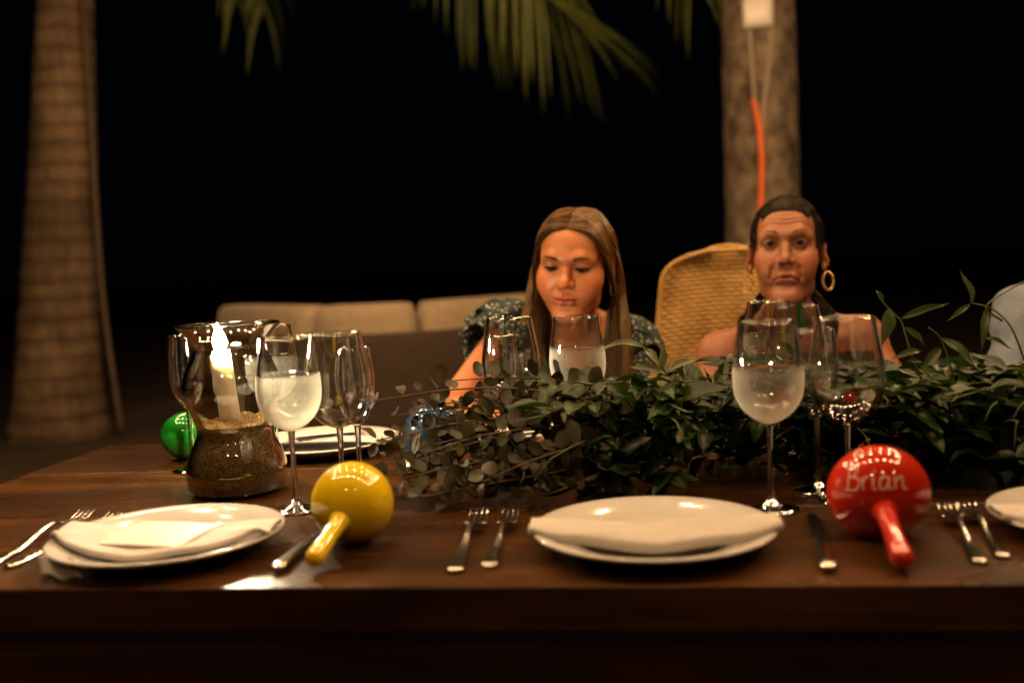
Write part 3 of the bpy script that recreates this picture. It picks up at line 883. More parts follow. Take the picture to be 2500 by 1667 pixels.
add('rim', lathe([(0.0735 + 0.0016 * math.cos(a), 0.2483 + 0.0016 * math.sin(a)) for a in np.linspace(0, 2 * math.pi, 10, endpoint=False)], 96, close=True), M_GLASS, hu)
# sand fill: side wall follows the glass, lumpy top
rs = random.Random(5)
sp = inner[(inner[:, 1] > 0.006) & (inner[:, 1] < 0.104)]
sp[:, 0] -= 0.0008
n = 120
Vs, Fs = lathe_open(sp, n)
m0 = len(sp)
Vs = [list(v) for v in Vs]
rings = 26
top_r = sp[-1, 0]
lump = [(rs.uniform(-0.05, 0.05), rs.uniform(-0.05, 0.05), rs.uniform(0.006, 0.014), rs.uniform(-0.0045, 0.0065)) for _ in range(60)]
for q in range(1, rings + 1):
    rr_ = top_r * (1 - q / rings)
    for j in range(n):
        a = 2 * math.pi * j / n
        x, y = rr_ * math.cos(a), rr_ * math.sin(a)
        dz = sum(h * math.exp(-((x - lx) ** 2 + (y - ly) ** 2) / (w * w)) for lx, ly, w, h in lump)
        dz += rs.uniform(-0.0007, 0.0007)
        Vs.append([x, y, sp[-1, 1] + dz * min(1, q / 2.5) + 0.004 * (q / rings) + 0.05 * x * 0])
    b0, b1 = (m0 + q - 2) * n, (m0 + q - 1) * n
    for j in range(n):
        j2 = (j + 1) % n
        Fs.append((b0 + j, b0 + j2, b1 + j2, b1 + j))
sand = add('sand_fill', (np.array(Vs), Fs), M_SANDY, None, loc=(HX, HY, TZ))
tag(sand, 'brown coarse sand filling the lower half of the hurricane', 'sand')
m_wax, nt, p = new_mat('candle_wax')
p.inputs['Base Color'].default_value = (0.90, 0.84, 0.72, 1)
p.inputs['Roughness'].default_value = 0.45
p.inputs['Subsurface Weight'].default_value = 0.9
p.inputs['Subsurface Radius'].default_value = (0.024, 0.022, 0.018)
p.inputs['Subsurface Scale'].default_value = 1.0
cdl = thing('candle', 'white pillar candle burning in the hurricane sand', 'candle', (HX - 0.001, HY - 0.006, TZ + 0.085), (R(2), R(-3.5), 0))
cp = [(0, 0.0), (0.0150, 0.0), (0.0150, 0.03), (0.0146, 0.06), (0.0143, 0.09), (0.0132, 0.118), (0.0124, 0.1235), (0.0108, 0.1246), (0.0088, 0.1225), (0.0065, 0.1200), (0, 0.1192)]
V, F = lathe(cp, 40)
rs2 = random.Random(3)
for v in V:
    a = math.atan2(v[1], v[0])
    k = 1 + 0.02 * math.sin(3 * a + v[2] * 60) * (v[2] / 0.12) + 0.02 * math.sin(7 * a + 2)
    v[0] *= k; v[1] *= k
    if v[2] > 0.11: v[2] += 0.0025 * math.sin(2 * a + 1) * min(1, math.hypot(v[0], v[1]) / 0.012)
add('wax', (V, F), m_wax, cdl)
# drips of wax on the dark side
add('wax_drip', tube(spline([(-0.0140, -0.004, 0.121), (-0.0152, -0.004, 0.108), (-0.0150, -0.0045, 0.092), (-0.0156, -0.004, 0.074), (-0.0150, -0.004, 0.060)], 16), np.interp(np.linspace(0, 1, 16), [0, 0.3, 0.5, 0.8, 1], [0.002, 0.0022, 0.0015, 0.0026, 0.0012]), 8), m_wax, cdl)
add('wick', tube([(0, 0, 0.118), (0.0004, 0, 0.124), (0.0012, 0, 0.129)], 0.0008, 6), mat('burnt_wick', (0.02, 0.015, 0.01), 0.8), cdl)
fl = lathe(dense([(0, 0.1262), (0.0058, 0.1285), (0.0092, 0.1340), (0.0098, 0.1400), (0.0080, 0.1475), (0.0050, 0.1550), (0.0020, 0.1620), (0, 0.1665)], 24).clip(0), 24)
add('flame', fl, emit('flame_glow', (1.0, 0.80, 0.55), FLAME_POWER), cdl)
# ================================================================== TABLE GREENERY
def leaf_mat(name, c, c2, rough=0.38, tr=0.25):
    m, nt, p = new_mat(name)
    L = nt.links.new
    oi = node(nt, 'ShaderNodeObjectInfo')
    tc = node(nt, 'ShaderNodeTexCoord')
    nz = node(nt, 'ShaderNodeTexNoise', Scale=2.5, Detail=4.0)
    L(tc.outputs['Object'], nz.inputs['Vector'])
    ad = node(nt, 'ShaderNodeMath', operation='MULTIPLY_ADD'); ad.inputs[1].default_value = 0.5
    L(nz.outputs['Fac'], ad.inputs[0])
    at = node(nt, 'ShaderNodeAttribute', attribute_name='tone')
    sm = node(nt, 'ShaderNodeMath', operation='ADD'); L(oi.outputs['Random'], sm.inputs[0]); L(at.outputs['Fac'], sm.inputs[1])
    hf = node(nt, 'ShaderNodeMath', operation='MULTIPLY'); hf.inputs[1].default_value = 0.5; L(sm.outputs[0], hf.inputs[0])
    L(hf.outputs[0], ad.inputs[2])
    col = ramp(nt, ad.outputs[0], [(0.15, c), (0.85, c2)])
    L(col, p.inputs['Base Color'])
    p.inputs['Roughness'].default_value = rough
    p.inputs['Specular IOR Level'].default_value = 0.4
    tl = node(nt, 'ShaderNodeBsdfTranslucent')
    L(col, tl.inputs['Color'])
    mx = node(nt, 'ShaderNodeMixShader'); mx.inputs[0].default_value = tr
    L(p.outputs[0], mx.inputs[1]); L(tl.outputs[0], mx.inputs[2])
    L(mx.outputs[0], nt.nodes['Material Output'].inputs['Surface'])
    return m
M_RUSCUS = leaf_mat('ruscus_leaf', (0.0035, 0.012, 0.002), (0.040, 0.088, 0.009), 0.36)
M_SLEND = leaf_mat('slender_leaf', (0.030, 0.060, 0.018), (0.085, 0.125, 0.04))
M_EUC = leaf_mat('eucalyptus_leaf', (0.018, 0.017, 0.007), (0.090, 0.080, 0.036), 0.6, 0.2)
M_STEM = mat('woody_stem', (0.075, 0.050, 0.025), 0.6, c2=(0.11, 0.08, 0.04), scale=60)
M_GSTEM = mat('green_stem', (0.055, 0.075, 0.025), 0.5, c2=(0.08, 0.10, 0.03), scale=60)

def leaf_shape(kind, curl, seed):
    """unit leaf along +y, half-width in x; folded on the midrib and curled"""
    rr = random.Random(seed)
    n = 9
    V, F = [], []
    ph = rr.uniform(0, 6)
    for k in range(n):
        t = k / (n - 1)
        if kind == 'round': w = 0.5 * (math.sin(math.pi * min(1, t * 0.96 + 0.02)) ** 0.62)
        elif kind == 'oval': w = 0.5 * (math.sin(math.pi * t ** 0.82) ** 0.9)
        else: w = 0.5 * (math.sin(math.pi * t ** 0.75) ** 1.1)
        w = max(w, 0.012)
        z = curl * (t ** 2) - curl * 0.15 * t + 0.02 * math.sin(5 * t + ph)
        for sx, s2 in ((-1, 1), (-0.5, 0.42), (0, 0), (0.5, 0.42), (1, 1)):
            V.append((sx * w, t - abs(curl) * 0.25 * t * t, z + 0.16 * w * s2 + 0.02 * math.sin(9 * t + sx * 3 + ph) * s2))
    for k in range(n - 1):
        for j in range(4):
            a = k * 5 + j
            F.append((a, a + 1, a + 6, a + 5))
    return np.array(V), F
def leaf_set(kind, m, curls):
    out = []
    for i, c in enumerate(curls):
        VF = leaf_shape(kind, c, i)
        out.append((mesh('leaf', *VF, True, m), VF))
    return out
RUS = leaf_set('oval', M_RUSCUS, [-0.28, -0.12, 0.08, -0.45])
SLE = leaf_set('slim', M_SLEND, [-0.15, -0.3, 0.1])
EUC = leaf_set('round', M_EUC, [-0.2, 0.25, -0.45, 0.1])

def leaf_matrix(p, d, nrm, L, W):
    d = np.array(d, float); d /= np.linalg.norm(d) + 1e-9
    nrm = np.array(nrm, float); nrm = nrm - d * (nrm @ d)
    if np.linalg.norm(nrm) < 1e-4: nrm = np.cross(d, (1, 0, 0.2))
    nrm /= np.linalg.norm(nrm)
    s = np.cross(d, nrm)
    M = np.eye(4)
    M[:3, 0] = s * W; M[:3, 1] = d * L; M[:3, 2] = nrm * L; M[:3, 3] = p
    return M
def put_leaf(parent, me, M):
    o = link('leaf', me, parent)
    o.matrix_basis = Matrix(M.tolist())
    return o

# ------------------------------------------------------------------ eucalyptus end
rg = random.Random(21)
euc = thing('eucalyptus_garland', 'olive grey eucalyptus branches spilling from the garland over a blue maraca', 'greenery', (0, 0, 0))
def wob(p, a):
    return tuple(v + rg.uniform(-a, a) for v in p)
EB = [
 [(0.02, 1.43, .835), (-0.12, 1.39, .885), (-0.24, 1.365, .897), (-0.36, 1.355, .886)],
 [(0.02, 1.41, .82), (-0.12, 1.36, .856), (-0.25, 1.34, .852), (-0.345, 1.335, .832)],
 [(0.02, 1.44, .83), (-0.08, 1.42, .89), (-0.17, 1.41, .905), (-0.27, 1.40, .905)],
 [(0.02, 1.39, .80), (-0.12, 1.32, .812), (-0.22, 1.295, .806), (-0.31, 1.285, .790)],
 [(0.00, 1.37, .78), (-0.12, 1.32, .775), (-0.22, 1.30, .768), (-0.31, 1.29, .762)],
 [(0.00, 1.36, .78), (-0.10, 1.31, .772), (-0.18, 1.28, .765), (-0.25, 1.265, .760)],
 [(-0.02, 1.40, .80), (-0.13, 1.345, .80), (-0.24, 1.325, .79), (-0.335, 1.31, .772)],
 [(-0.02, 1.44, .80), (-0.12, 1.44, .84), (-0.22, 1.45, .85), (-0.30, 1.46, .84)],
 [(0.00, 1.38, .80), (-0.06, 1.31, .825), (-0.13, 1.27, .815), (-0.20, 1.25, .79)],
 [(0.02, 1.36, .79), (-0.04, 1.31, .79), (-0.09, 1.28, .775), (-0.15, 1.255, .762)],
 [(0.03, 1.42, .83), (-0.05, 1.38, .875), (-0.12, 1.355, .87), (-0.19, 1.345, .845)],
 [(-.05, 1.40, .82), (-.18, 1.39, .845), (-.28, 1.385, .84), (-.37, 1.38, .825)],
 [(-.05, 1.39, .80), (-.17, 1.37, .815), (-.27, 1.365, .812), (-.355, 1.36, .80)],
 [(-.05, 1.41, .84), (-.16, 1.40, .862), (-.25, 1.40, .865), (-.34, 1.395, .858)],
 [(0.0, 1.40, .80), (-0.12, 1.37, .835), (-0.23, 1.36, .83), (-0.33, 1.36, .81)],
 [(0.0, 1.39, .79), (-0.11, 1.30, .79), (-0.20, 1.27, .782), (-0.28, 1.25, .772)],
 [(0.02, 1.43, .85), (-0.10, 1.43, .88), (-0.20, 1.42, .875), (-0.31, 1.41, .868)],
]
for q in range(6):                                  # more branches filling the end of the garland
    z_ = rg.uniform(0.775, 0.865); y_ = rg.uniform(1.30, 1.42); e_ = rg.uniform(0.17, 0.33)
    EB.append([(0.02, 1.42, z_ + 0.01), (-e_ * 0.35, y_ + 0.03, z_ + 0.018), (-e_ * 0.7, y_, z_ + 0.012), (-e_, y_ - 0.01, z_ - 0.012)])
for bi, pts in enumerate(EB):
    P = spline(pts, 30)
    br = add('branch', tube(P, np.linspace(0.0022, 0.0009, 30), 6), M_STEM, euc)
    T = np.gradient(P, axis=0); T /= np.linalg.norm(T, axis=1, keepdims=True)
    n = 13
    for k in range(n):
        i = int(4 + 25 * k / (n - 1))
        t = i / 29
        ang = rg.uniform(0, 6.28)
        for s in (0, math.pi):
            if rg.random() < 0.2: continue
            a = ang + s
            side = np.cross(T[i], (0, 0, 1)); side /= np.linalg.norm(side)
            up = np.cross(side, T[i])
            d = side * math.cos(a) + up * math.sin(a) + T[i] * rg.uniform(0.2, 0.7)
            if P[i][2] < 0.79 and d[2] < 0: d[2] = abs(d[2]) * 0.5
            L = rg.uniform(0.024, 0.040) * (1.05 - 0.35 * t)
            p0 = P[i] + d / np.linalg.norm(d) * 0.004
            M = leaf_matrix(p0, d, np.array([rg.uniform(-1, 1), rg.uniform(-1.2, 0.4), 0.8]), L, L * rg.uniform(0.55, 0.85))
            q = M[:3, :3] @ np.array([0, 1, 0]) + M[:3, 3]
            if q[2] < TZ + 0.003: continue
            put_leaf(br, EUC[rg.randrange(4)][0], M)

# ------------------------------------------------------------------ leafy garland
rg = random.Random(44)
gar = thing('leaf_garland', 'thick dark green leaf garland heaped along the table middle', 'greenery', (0, 0, 0))
def fit(p):
    """keep clear of the glasses and the near place settings"""
    return p
cand = []            # (score, sprig index, mesh index, matrix)
sprigs = []
def top_h(x):
    return 0.100 + 0.012 * math.sin(x * 9 + 1) + (0.022 if x > 0.05 else 0)
def front_y(x):
    """near boundary of the heap; it stays behind the glasses standing on its near side"""
    return 1.375 if 0.10 < x < 0.33 else (1.275 if x < 0.07 else 1.31)
NS = 110
for k in range(NS):
    x = -0.06 + 0.86 * (k + rg.uniform(-0.4, 0.4)) / NS * 1.05
    a = rg.uniform(-0.25, math.pi + 0.25)                  # around the spine: 0 = to the camera, pi/2 = up
    if rg.random() < 0.25: a = rg.uniform(-0.1, 1.2)
    out = np.array([rg.uniform(-0.75, 0.55), -math.cos(a), math.sin(a) * 0.85])
    b = np.array([x, 1.42 if not 0.08 < x < 0.35 else 1.485, TZ + 0.050])
    Lr = rg.uniform(0.16, 0.235)
    h = top_h(x)
    m1 = b + out * Lr * 0.45 + np.array([0, 0, 0.025])
    m2 = b + out * Lr * 0.85 + np.array([0, 0, 0.012])
    m3 = b + out * Lr * 1.10 + np.array([0, 0, -0.03])
    P = spline([b, m1, m2, m3], 24)
    P[:, 2] = np.clip(P[:, 2], TZ + 0.012, TZ + h + 0.012)
    P[:, 1] = np.clip(P[:, 1], front_y(x) - 0.02, 1.62)
    sprigs.append(P)
    T = np.gradient(P, axis=0); T /= np.linalg.norm(T, axis=1, keepdims=True) + 1e-9
    n = rg.randint(11, 15)
    for q in range(n):
        i = int(3 + 20 * q / (n - 1))
        side = np.cross(T[i], (0, 0, 1)); side /= np.linalg.norm(side) + 1e-9
        sg = 1 if q % 2 else -1
        d = side * sg * rg.uniform(0.5, 1.0) + T[i] * rg.uniform(0.5, 1.0) + np.array([0, -0.1, rg.uniform(-0.25, 0.45)])
        L = rg.choice([rg.uniform(0.032, 0.05), rg.uniform(0.05, 0.082)]); W = L * rg.uniform(0.30, 0.52)
        M = leaf_matrix(P[i], d, np.array([rg.uniform(-.5, .5), rg.uniform(-.9, .3), 1.0]), L, W)
        tip = M[:3, 3] + M[:3, 1]
        if tip[2] < TZ + 0.004 or tip[1] < front_y(tip[0]) or M[1, 3] < front_y(M[0, 3]) or tip[2] > TZ + h + 0.045: continue
        score = -(tip[1] - 1.4) * 1.2 + (tip[2] - TZ) * 1.6 - max(0, tip[0] - 0.55) * 8
        cand.append((score, k, rg.randrange(4), M))
cand.sort(key=lambda c: -c[0])
keep, rest = cand[:300], cand[300:]
sp_obj = []
for P in sprigs:
    sp_obj.append(add('sprig', tube(P[::2], np.linspace(0.0018, 0.0007, 12), 5), M_GSTEM, gar))
for sc_, k, mi, M in keep:
    put_leaf(sp_obj[k], RUS[mi][0], M)
# inner filling leaves of the same garland
rg2 = random.Random(9)
mass = [xf(RUS[mi][1], M) for _, _, mi, M in rest]
for k in range(2200):
    x = rg2.uniform(-0.08, 1.25)
    a = rg2.uniform(0, math.pi); rr_ = math.sqrt(rg2.uniform(0.05, 1.0))
    yc = 1.42 if not 0.08 < x < 0.35 else 1.485; y = yc - 0.14 * math.cos(a) * rr_; z = TZ + 0.012 + top_h(x) * 0.85 * math.sin(a) * rr_
    d = np.array([rg2.uniform(-1, 1), rg2.uniform(-1, 0.6), rg2.uniform(-0.3, 0.8)])
    L = rg2.uniform(0.040, 0.065)
    M = leaf_matrix((x, y, z), d, np.array([rg2.uniform(-.6, .6), rg2.uniform(-.9, .3), 1.0]), L, L * rg2.uniform(0.36, 0.5))
    tip = M[:3, 3] + M[:3, 1]
    if tip[2] < TZ + 0.003 or tip[1] < front_y(tip[0]) or y < front_y(x): continue
    mass.append(xf(RUS[rg2.randrange(4)][1], M))
mo = add('leaf_mass', join(mass), M_RUSCUS, gar)
mo['kind'] = 'stuff'
at = mo.data.attributes.new('tone', 'FLOAT', 'POINT')
tv = np.repeat(np.random.RandomState(2).uniform(-0.6, 0.6, len(mass)), 45).astype(np.float32)
at.data.foreach_set('value', tv)

# ------------------------------------------------------------------ tall slender sprigs standing out of the garland
rg3 = random.Random(77)
LV = [((0.33, 1.41, 1.009), (0.346, 1.411, 0.99), .3), ((0.346, 1.41, 0.984), (0.34, 1.406, 0.936), .38), ((0.361, 1.411, 0.969), (0.423, 1.42, 0.986), .17), ((0.366, 1.411, 0.958), (0.398, 1.413, 0.933), .24),
      ((0.388, 1.411, 0.924), (0.349, 1.406, 0.923), .22), ((0.416, 1.415, 0.928), (0.388, 1.409, 0.9), .33), ((0.415, 1.415, 0.941), (0.458, 1.418, 0.908), .28), ((0.459, 1.424, 0.986), (0.451, 1.427, 1.031), .22),
      ((0.458, 1.424, 0.986), (0.426, 1.418, 0.963), .18), ((0.479, 1.426, 0.979), (0.467, 1.42, 0.924), .17), ((0.475, 1.422, 0.938), (0.51, 1.426, 0.928), .2), ((0.37, 1.408, 0.912), (0.39, 1.41, 0.908), .3)]
ST = [[(0.40, 1.42, 0.86), (0.376, 1.409, 0.92), (0.366, 1.411, 0.958), (0.361, 1.411, 0.969), (0.339, 1.41, 0.993), (0.331, 1.41, 1.008)],
      [(0.44, 1.42, 0.85), (0.427, 1.414, 0.906), (0.415, 1.415, 0.941), (0.4, 1.415, 0.956)],
      [(0.54, 1.43, 0.87), (0.516, 1.428, 0.942), (0.497, 1.428, 0.969), (0.479, 1.426, 0.981), (0.459, 1.424, 0.986)],
      [(0.50, 1.428, 0.96), (0.479, 1.426, 0.981), (0.521, 1.434, 1.007), (0.54, 1.435, 1.015)]]
ts = thing('slender_sprig', 'thin sprigs with narrow leaves rising from the garland beside the woman', 'greenery')
sts = [add('stem', tube(spline(p, 16), np.linspace(0.0016, 0.0008, 16), 6), M_GSTEM, ts) for p in ST]
for i, (a, b, w) in enumerate(LV):
    a, b = np.array(a), np.array(b); b = b + np.array([0, rg3.uniform(-0.02, 0.02), 0]); L = np.linalg.norm(b - a) * 1.05
    par = sts[0 if i < 5 or i == 11 else (1 if i < 7 else 2)]
    put_leaf(par, SLE[i % 3][0], leaf_matrix(a, b - a, np.array([rg3.uniform(-.4, .4), -0.8, 0.6]), L, L * w))
ts2 = thing('slender_sprig', 'single dark upright leaf in front of the woman\'s chin', 'greenery')
st = add('stem', tube(spline([(0.21, 1.40, .86), (0.217, 1.393, .92), (0.224, 1.392, .952)], 10), 0.0013, 6), M_GSTEM, ts2)
put_leaf(st, RUS[1][0], leaf_matrix((0.223, 1.392, .946), (0.007, 0.005, .055), (0.3, -0.9, 0.3), 0.058, 0.017))
put_leaf(st, RUS[0][0], leaf_matrix((0.219, 1.393, .925), (-0.02, -0.01, .02), (0.3, -0.9, 0.3), 0.035, 0.012))
ts3 = thing('slender_sprig', 'pale green sprig with one curled leaf beside the girl', 'greenery')
st = add('stem', tube(spline([(0.06, 1.42, .86), (0.045, 1.427, .90), (0.03, 1.428, .925), (0.014, 1.425, .941)], 12), 0.0014, 6), M_GSTEM, ts3)
M_PALE = leaf_mat('pale_leaf', (0.12, 0.15, 0.07), (0.24, 0.27, 0.14))
PAL = leaf_set('slim', M_PALE, [-0.5, -0.2, 0.1])
for a, b, w, c in [((0.014, 1.425, .941), (-0.042, 1.402, .962), .20, 0), ((0.014, 1.427, 0.939), (0.038, 1.418, 0.917), .4, 1), ((0.044, 1.427, 0.901), (-0.005, 1.413, 0.922), .26, 1), ((0.038, 1.427, 0.907), (0.042, 1.431, 0.944), .3, 2), ((0.05, 1.429, 0.907), (0.088, 1.425, 0.927), .3, 1), ((0.045, 1.427, 0.90), (0.02, 1.39, 0.885), .4, 0)]:
    a, b = np.array(a), np.array(b); L = np.linalg.norm(b - a) * 1.05
    put_leaf(st, PAL[c][0], leaf_matrix(a, b - a, np.array([0.1, -0.6, 0.8]), L, L * w))
# ================================================================== PEOPLE
def spline_fast(P, n):
    P = np.asarray(P, float); k = len(P)
    Q = np.vstack([2 * P[0] - P[1], P, 2 * P[-1] - P[-2]])
    tt = np.linspace(0, k - 1, n); i = np.minimum(tt.astype(int), k - 2); u = (tt - i)[:, None]
    a, b, c, d = Q[i], Q[i + 1], Q[i + 2], Q[i + 3]
    return 0.5 * ((2 * b) + (-a + c) * u + (2 * a - 5 * b + 4 * c - d) * u * u + (-a + 3 * b - 3 * c + d) * u ** 3)
def ribbon_tubes(paths, rads, n, res):
    """many strands at once -> V, quads"""
    S = np.stack([spline_fast(P, res) for P in paths])
    T = np.gradient(S, axis=1); T /= np.linalg.norm(T, axis=2, keepdims=True) + 1e-9
    ref = np.zeros_like(T); ref[..., 1] = 1.0
    A = np.cross(T, ref); A /= np.linalg.norm(A, axis=2, keepdims=True) + 1e-9
    B = np.cross(T, A)
    ang = np.arange(n) / n * 2 * math.pi
    V = S[:, :, None, :] + rads[:, :, None, None] * (np.cos(ang)[:, None] * A[:, :, None, :] + np.sin(ang)[:, None] * B[:, :, None, :])
    m = len(paths)
    base = (np.arange(m) * res * n)[:, None, None] + (np.arange(res - 1) * n)[None, :, None]
    j = np.arange(n)[None, None, :]; j2 = (j + 1) % n
    Q = np.stack([base + j, base + j2, base + n + j2, base + n + j], -1).reshape(-1, 4)
    return V.reshape(-1, 3), Q
class Prims:
    def __init__(self): self.L = []
    def add(self, fn, c, rad, k, mode=1, M=None):
        self.L.append((fn, np.array(c, float), rad, k, mode, M))
def frame(C, yaw, pitch, roll, S=1.0):
    S = np.array(S) * np.ones(3)
    Rm = np.array((Matrix.Rotation(R(yaw), 3, 'Z') @ Matrix.Rotation(R(pitch), 3, 'X') @ Matrix.Rotation(R(roll), 3, 'Y')))
    M = np.eye(4); M[:3, :3] = Rm * S; M[:3, 3] = C
    return M
def ell(pr, c, r, k=0.02, mode=1, M=None, rot=None):
    c, r = np.array(c, np.float32), np.array(r, np.float32)
    if rot is not None: rot = rot.astype(np.float32)
    def fn(p):
        q = p - c
        if rot is not None: q = q @ rot
        qr = q / r; a = np.sqrt(np.einsum('...i,...i', qr, qr)); qr = qr / r; b = np.sqrt(np.einsum('...i,...i', qr, qr)) + np.float32(1e-9)
        return a * (a - 1) / b
    pr.add(fn, c, float(r.max()), k, mode, M)
def cap(pr, a, b, ra, rb=None, k=0.02, mode=1, M=None):
    a, b = np.array(a, np.float32), np.array(b, np.float32)
    rb = ra if rb is None else rb
    d = b - a; dd = float(d @ d + 1e-12)
    def fn(p):
        p = p - a
        h = np.clip((p @ d) / np.float32(dd), 0, 1)
        q = p - h[..., None] * d
        return np.sqrt(np.einsum('...i,...i', q, q)) - (np.float32(ra) + np.float32(rb - ra) * h)
    pr.add(fn, (a + b) / 2, math.sqrt(dd) / 2 + max(ra, rb), k, mode, M)
def chain(pr, pts, rad, k=0.01, mode=1, M=None):
    for i in range(len(pts) - 1): cap(pr, pts[i], pts[i + 1], rad[i], rad[i + 1], k, mode, M)

def eval_grid(pr, G, lo, hi, vox, inflate=0.0):
    """G: grid frame -> world (4x4). prims may carry their own frame M (-> world)"""
    ax = [np.arange(lo[i], hi[i] + vox, vox, dtype=np.float32) for i in range(3)]
    D = np.full([len(a) for a in ax], 0.5, np.float32)
    Gi = np.linalg.inv(G)
    sG = np.linalg.norm(G[:3, 0])
    for fn, c, rad, k, mode, M in pr.L:
        Mw = np.eye(4) if M is None else M
        sM = np.linalg.norm(Mw[:3, 0])
        cw = Mw[:3, :3] @ c + Mw[:3, 3]
        cg = Gi[:3, :3] @ cw + Gi[:3, 3]
        rg_ = (rad * sM + k * sM + inflate) / sG + 3 * vox + 0.004
        sl = []
        for i in range(3):
            i0 = max(0, int((cg[i] - rg_ - lo[i]) / vox)); i1 = min(len(ax[i]), int((cg[i] + rg_ - lo[i]) / vox) + 2)
            sl.append((i0, i1))
        if any(b <= a for a, b in sl): continue
        X = np.stack(np.meshgrid(*[ax[i][sl[i][0]:sl[i][1]] for i in range(3)], indexing='ij'), -1)
        T = np.linalg.inv(Mw) @ G
        T = T.astype(np.float32)
        d = fn(X @ T[:3, :3].T + T[:3, 3]) * np.float32(sM)
        kk = k * sM
        S = tuple(slice(a, b) for a, b in sl)
        cur = D[S]
        if mode == 1:
            d = d - inflate
            h = np.clip(0.5 + 0.5 * (cur - d) / kk, 0, 1)
            D[S] = cur + (d - cur) * h - kk * h * (1 - h)
        else:
            h = np.clip(0.5 - 0.5 * (cur + d) / kk, 0, 1)
            D[S] = cur + (-d - cur) * h + kk * h * (1 - h)
    return D, ax

def surface_nets(D, lo, vox):
    s = D < 0
    nx, ny, nz = D.shape
    c = [s[i:nx - 1 + i, j:ny - 1 + j, k:nz - 1 + k] for i in (0, 1) for j in (0, 1) for k in (0, 1)]
    cnt = np.zeros(c[0].shape, np.int8)
    for q in c: cnt += q
    act = (cnt > 0) & (cnt < 8)
    idx = np.argwhere(act)
    off = np.array([(i, j, k) for i in (0, 1) for j in (0, 1) for k in (0, 1)])
    val = np.stack([D[idx[:, 0] + o[0], idx[:, 1] + o[1], idx[:, 2] + o[2]] for o in off], 1)
    pos = np.zeros((len(idx), 3)); num = np.zeros(len(idx))
    for a in range(8):
        for b in range(a + 1, 8):
            if np.abs(off[a] - off[b]).sum() != 1: continue
            va, vb = val[:, a], val[:, b]
            m = (va < 0) != (vb < 0)
            t = np.where(m, va / np.where(m, va - vb, 1), 0)
            pos += np.where(m[:, None], off[a] + t[:, None] * (off[b] - off[a]), 0); num += m
    V = (idx + pos / num[:, None]) * vox + np.array(lo)
    ids = np.full(act.shape, -1, np.int64); ids[act] = np.arange(len(idx))
    Q = []
    for axn in range(3):
        o = [0, 0, 0]; o[axn] = 1
        a = s[:nx - o[0], :ny - o[1], :nz - o[2]]; b = s[o[0]:, o[1]:, o[2]:]
        E = np.argwhere(a != b)
        u, v = (axn + 1) % 3, (axn + 2) % 3
        ok = (E[:, u] > 0) & (E[:, v] > 0) & (E[:, u] < D.shape[u] - 1) & (E[:, v] < D.shape[v] - 1)
        E = E[ok]
        flip = ~a[E[:, 0], E[:, 1], E[:, 2]]
        def cell(du, dv):
            c_ = E.copy(); c_[:, u] += du; c_[:, v] += dv
            return ids[c_[:, 0], c_[:, 1], c_[:, 2]]
        q = np.stack([cell(-1, -1), cell(0, -1), cell(0, 0), cell(-1, 0)], 1)
        q[flip] = q[flip][:, ::-1]
        Q.append(q)
    Q = np.vstack(Q)
    return V, Q[(Q >= 0).all(1)]

def np_mesh(name, V, Q, m, cols=None):
    me = bpy.data.meshes.new(name)
    me.vertices.add(len(V)); me.vertices.foreach_set('co', V.astype(np.float32).ravel())
    me.loops.add(len(Q) * 4); me.loops.foreach_set('vertex_index', Q.astype(np.int32).ravel())
    me.polygons.add(len(Q)); me.polygons.foreach_set('loop_start', np.arange(0, len(Q) * 4, 4, dtype=np.int32))
    me.update(calc_edges=True)
    me.polygons.foreach_set('use_smooth', np.ones(len(Q), bool))
    me.materials.append(m)
    if cols is not None:
        a = me.attributes.new('tint', 'FLOAT_COLOR', 'POINT')
        a.data.foreach_set('color', np.c_[cols, np.ones(len(cols))].astype(np.float32).ravel())
    me.validate()
    return me

def skin_mat(name, rough=0.43):
    m, nt, p = new_mat(name)
    L = nt.links.new
    at = node(nt, 'ShaderNodeAttribute', attribute_name='tint')
    tc = node(nt, 'ShaderNodeTexCoord')
    nz = node(nt, 'ShaderNodeTexNoise', Scale=26.0, Detail=7.0, Roughness=0.65)
    L(tc.outputs['Object'], nz.inputs['Vector'])
    mx = node(nt, 'ShaderNodeMixRGB', blend_type='MULTIPLY'); mx.inputs['Fac'].default_value = 0.6
    L(at.outputs['Color'], mx.inputs['Color1'])
    L(ramp(nt, nz.outputs['Fac'], [(0.3, (0.72, 0.66, 0.62)), (0.7, (1.0, 1.0, 1.0))]), mx.inputs['Color2'])
    L(mx.outputs[0], p.inputs['Base Color'])
    nb = node(nt, 'ShaderNodeTexNoise', Scale=320.0, Detail=4.0); L(tc.outputs['Object'], nb.inputs['Vector'])
    bp = node(nt, 'ShaderNodeBump', Strength=0.25, Distance=0.001); L(nb.outputs['Fac'], bp.inputs['Height']); L(bp.outputs[0], p.inputs['Normal'])
    p.inputs['Roughness'].default_value = rough
    bw = node(nt, 'ShaderNodeRGBToBW'); L(at.outputs['Color'], bw.inputs[0])
    sp_ = node(nt, 'ShaderNodeMapRange'); sp_.inputs['From Min'].default_value = 0.02; sp_.inputs['From Max'].default_value = 0.16; sp_.inputs['To Min'].default_value = 0.03; sp_.inputs['To Max'].default_value = 0.42
    L(bw.outputs[0], sp_.inputs['Value']); L(sp_.outputs[0], p.inputs['Specular IOR Level'])
    p.inputs['Subsurface Weight'].default_value = 0.25
    p.inputs['Subsurface Radius'].default_value = (0.010, 0.0035, 0.0015)
    p.inputs['Subsurface Scale'].default_value = 1.0
    return m
M_SKIN = skin_mat('skin')

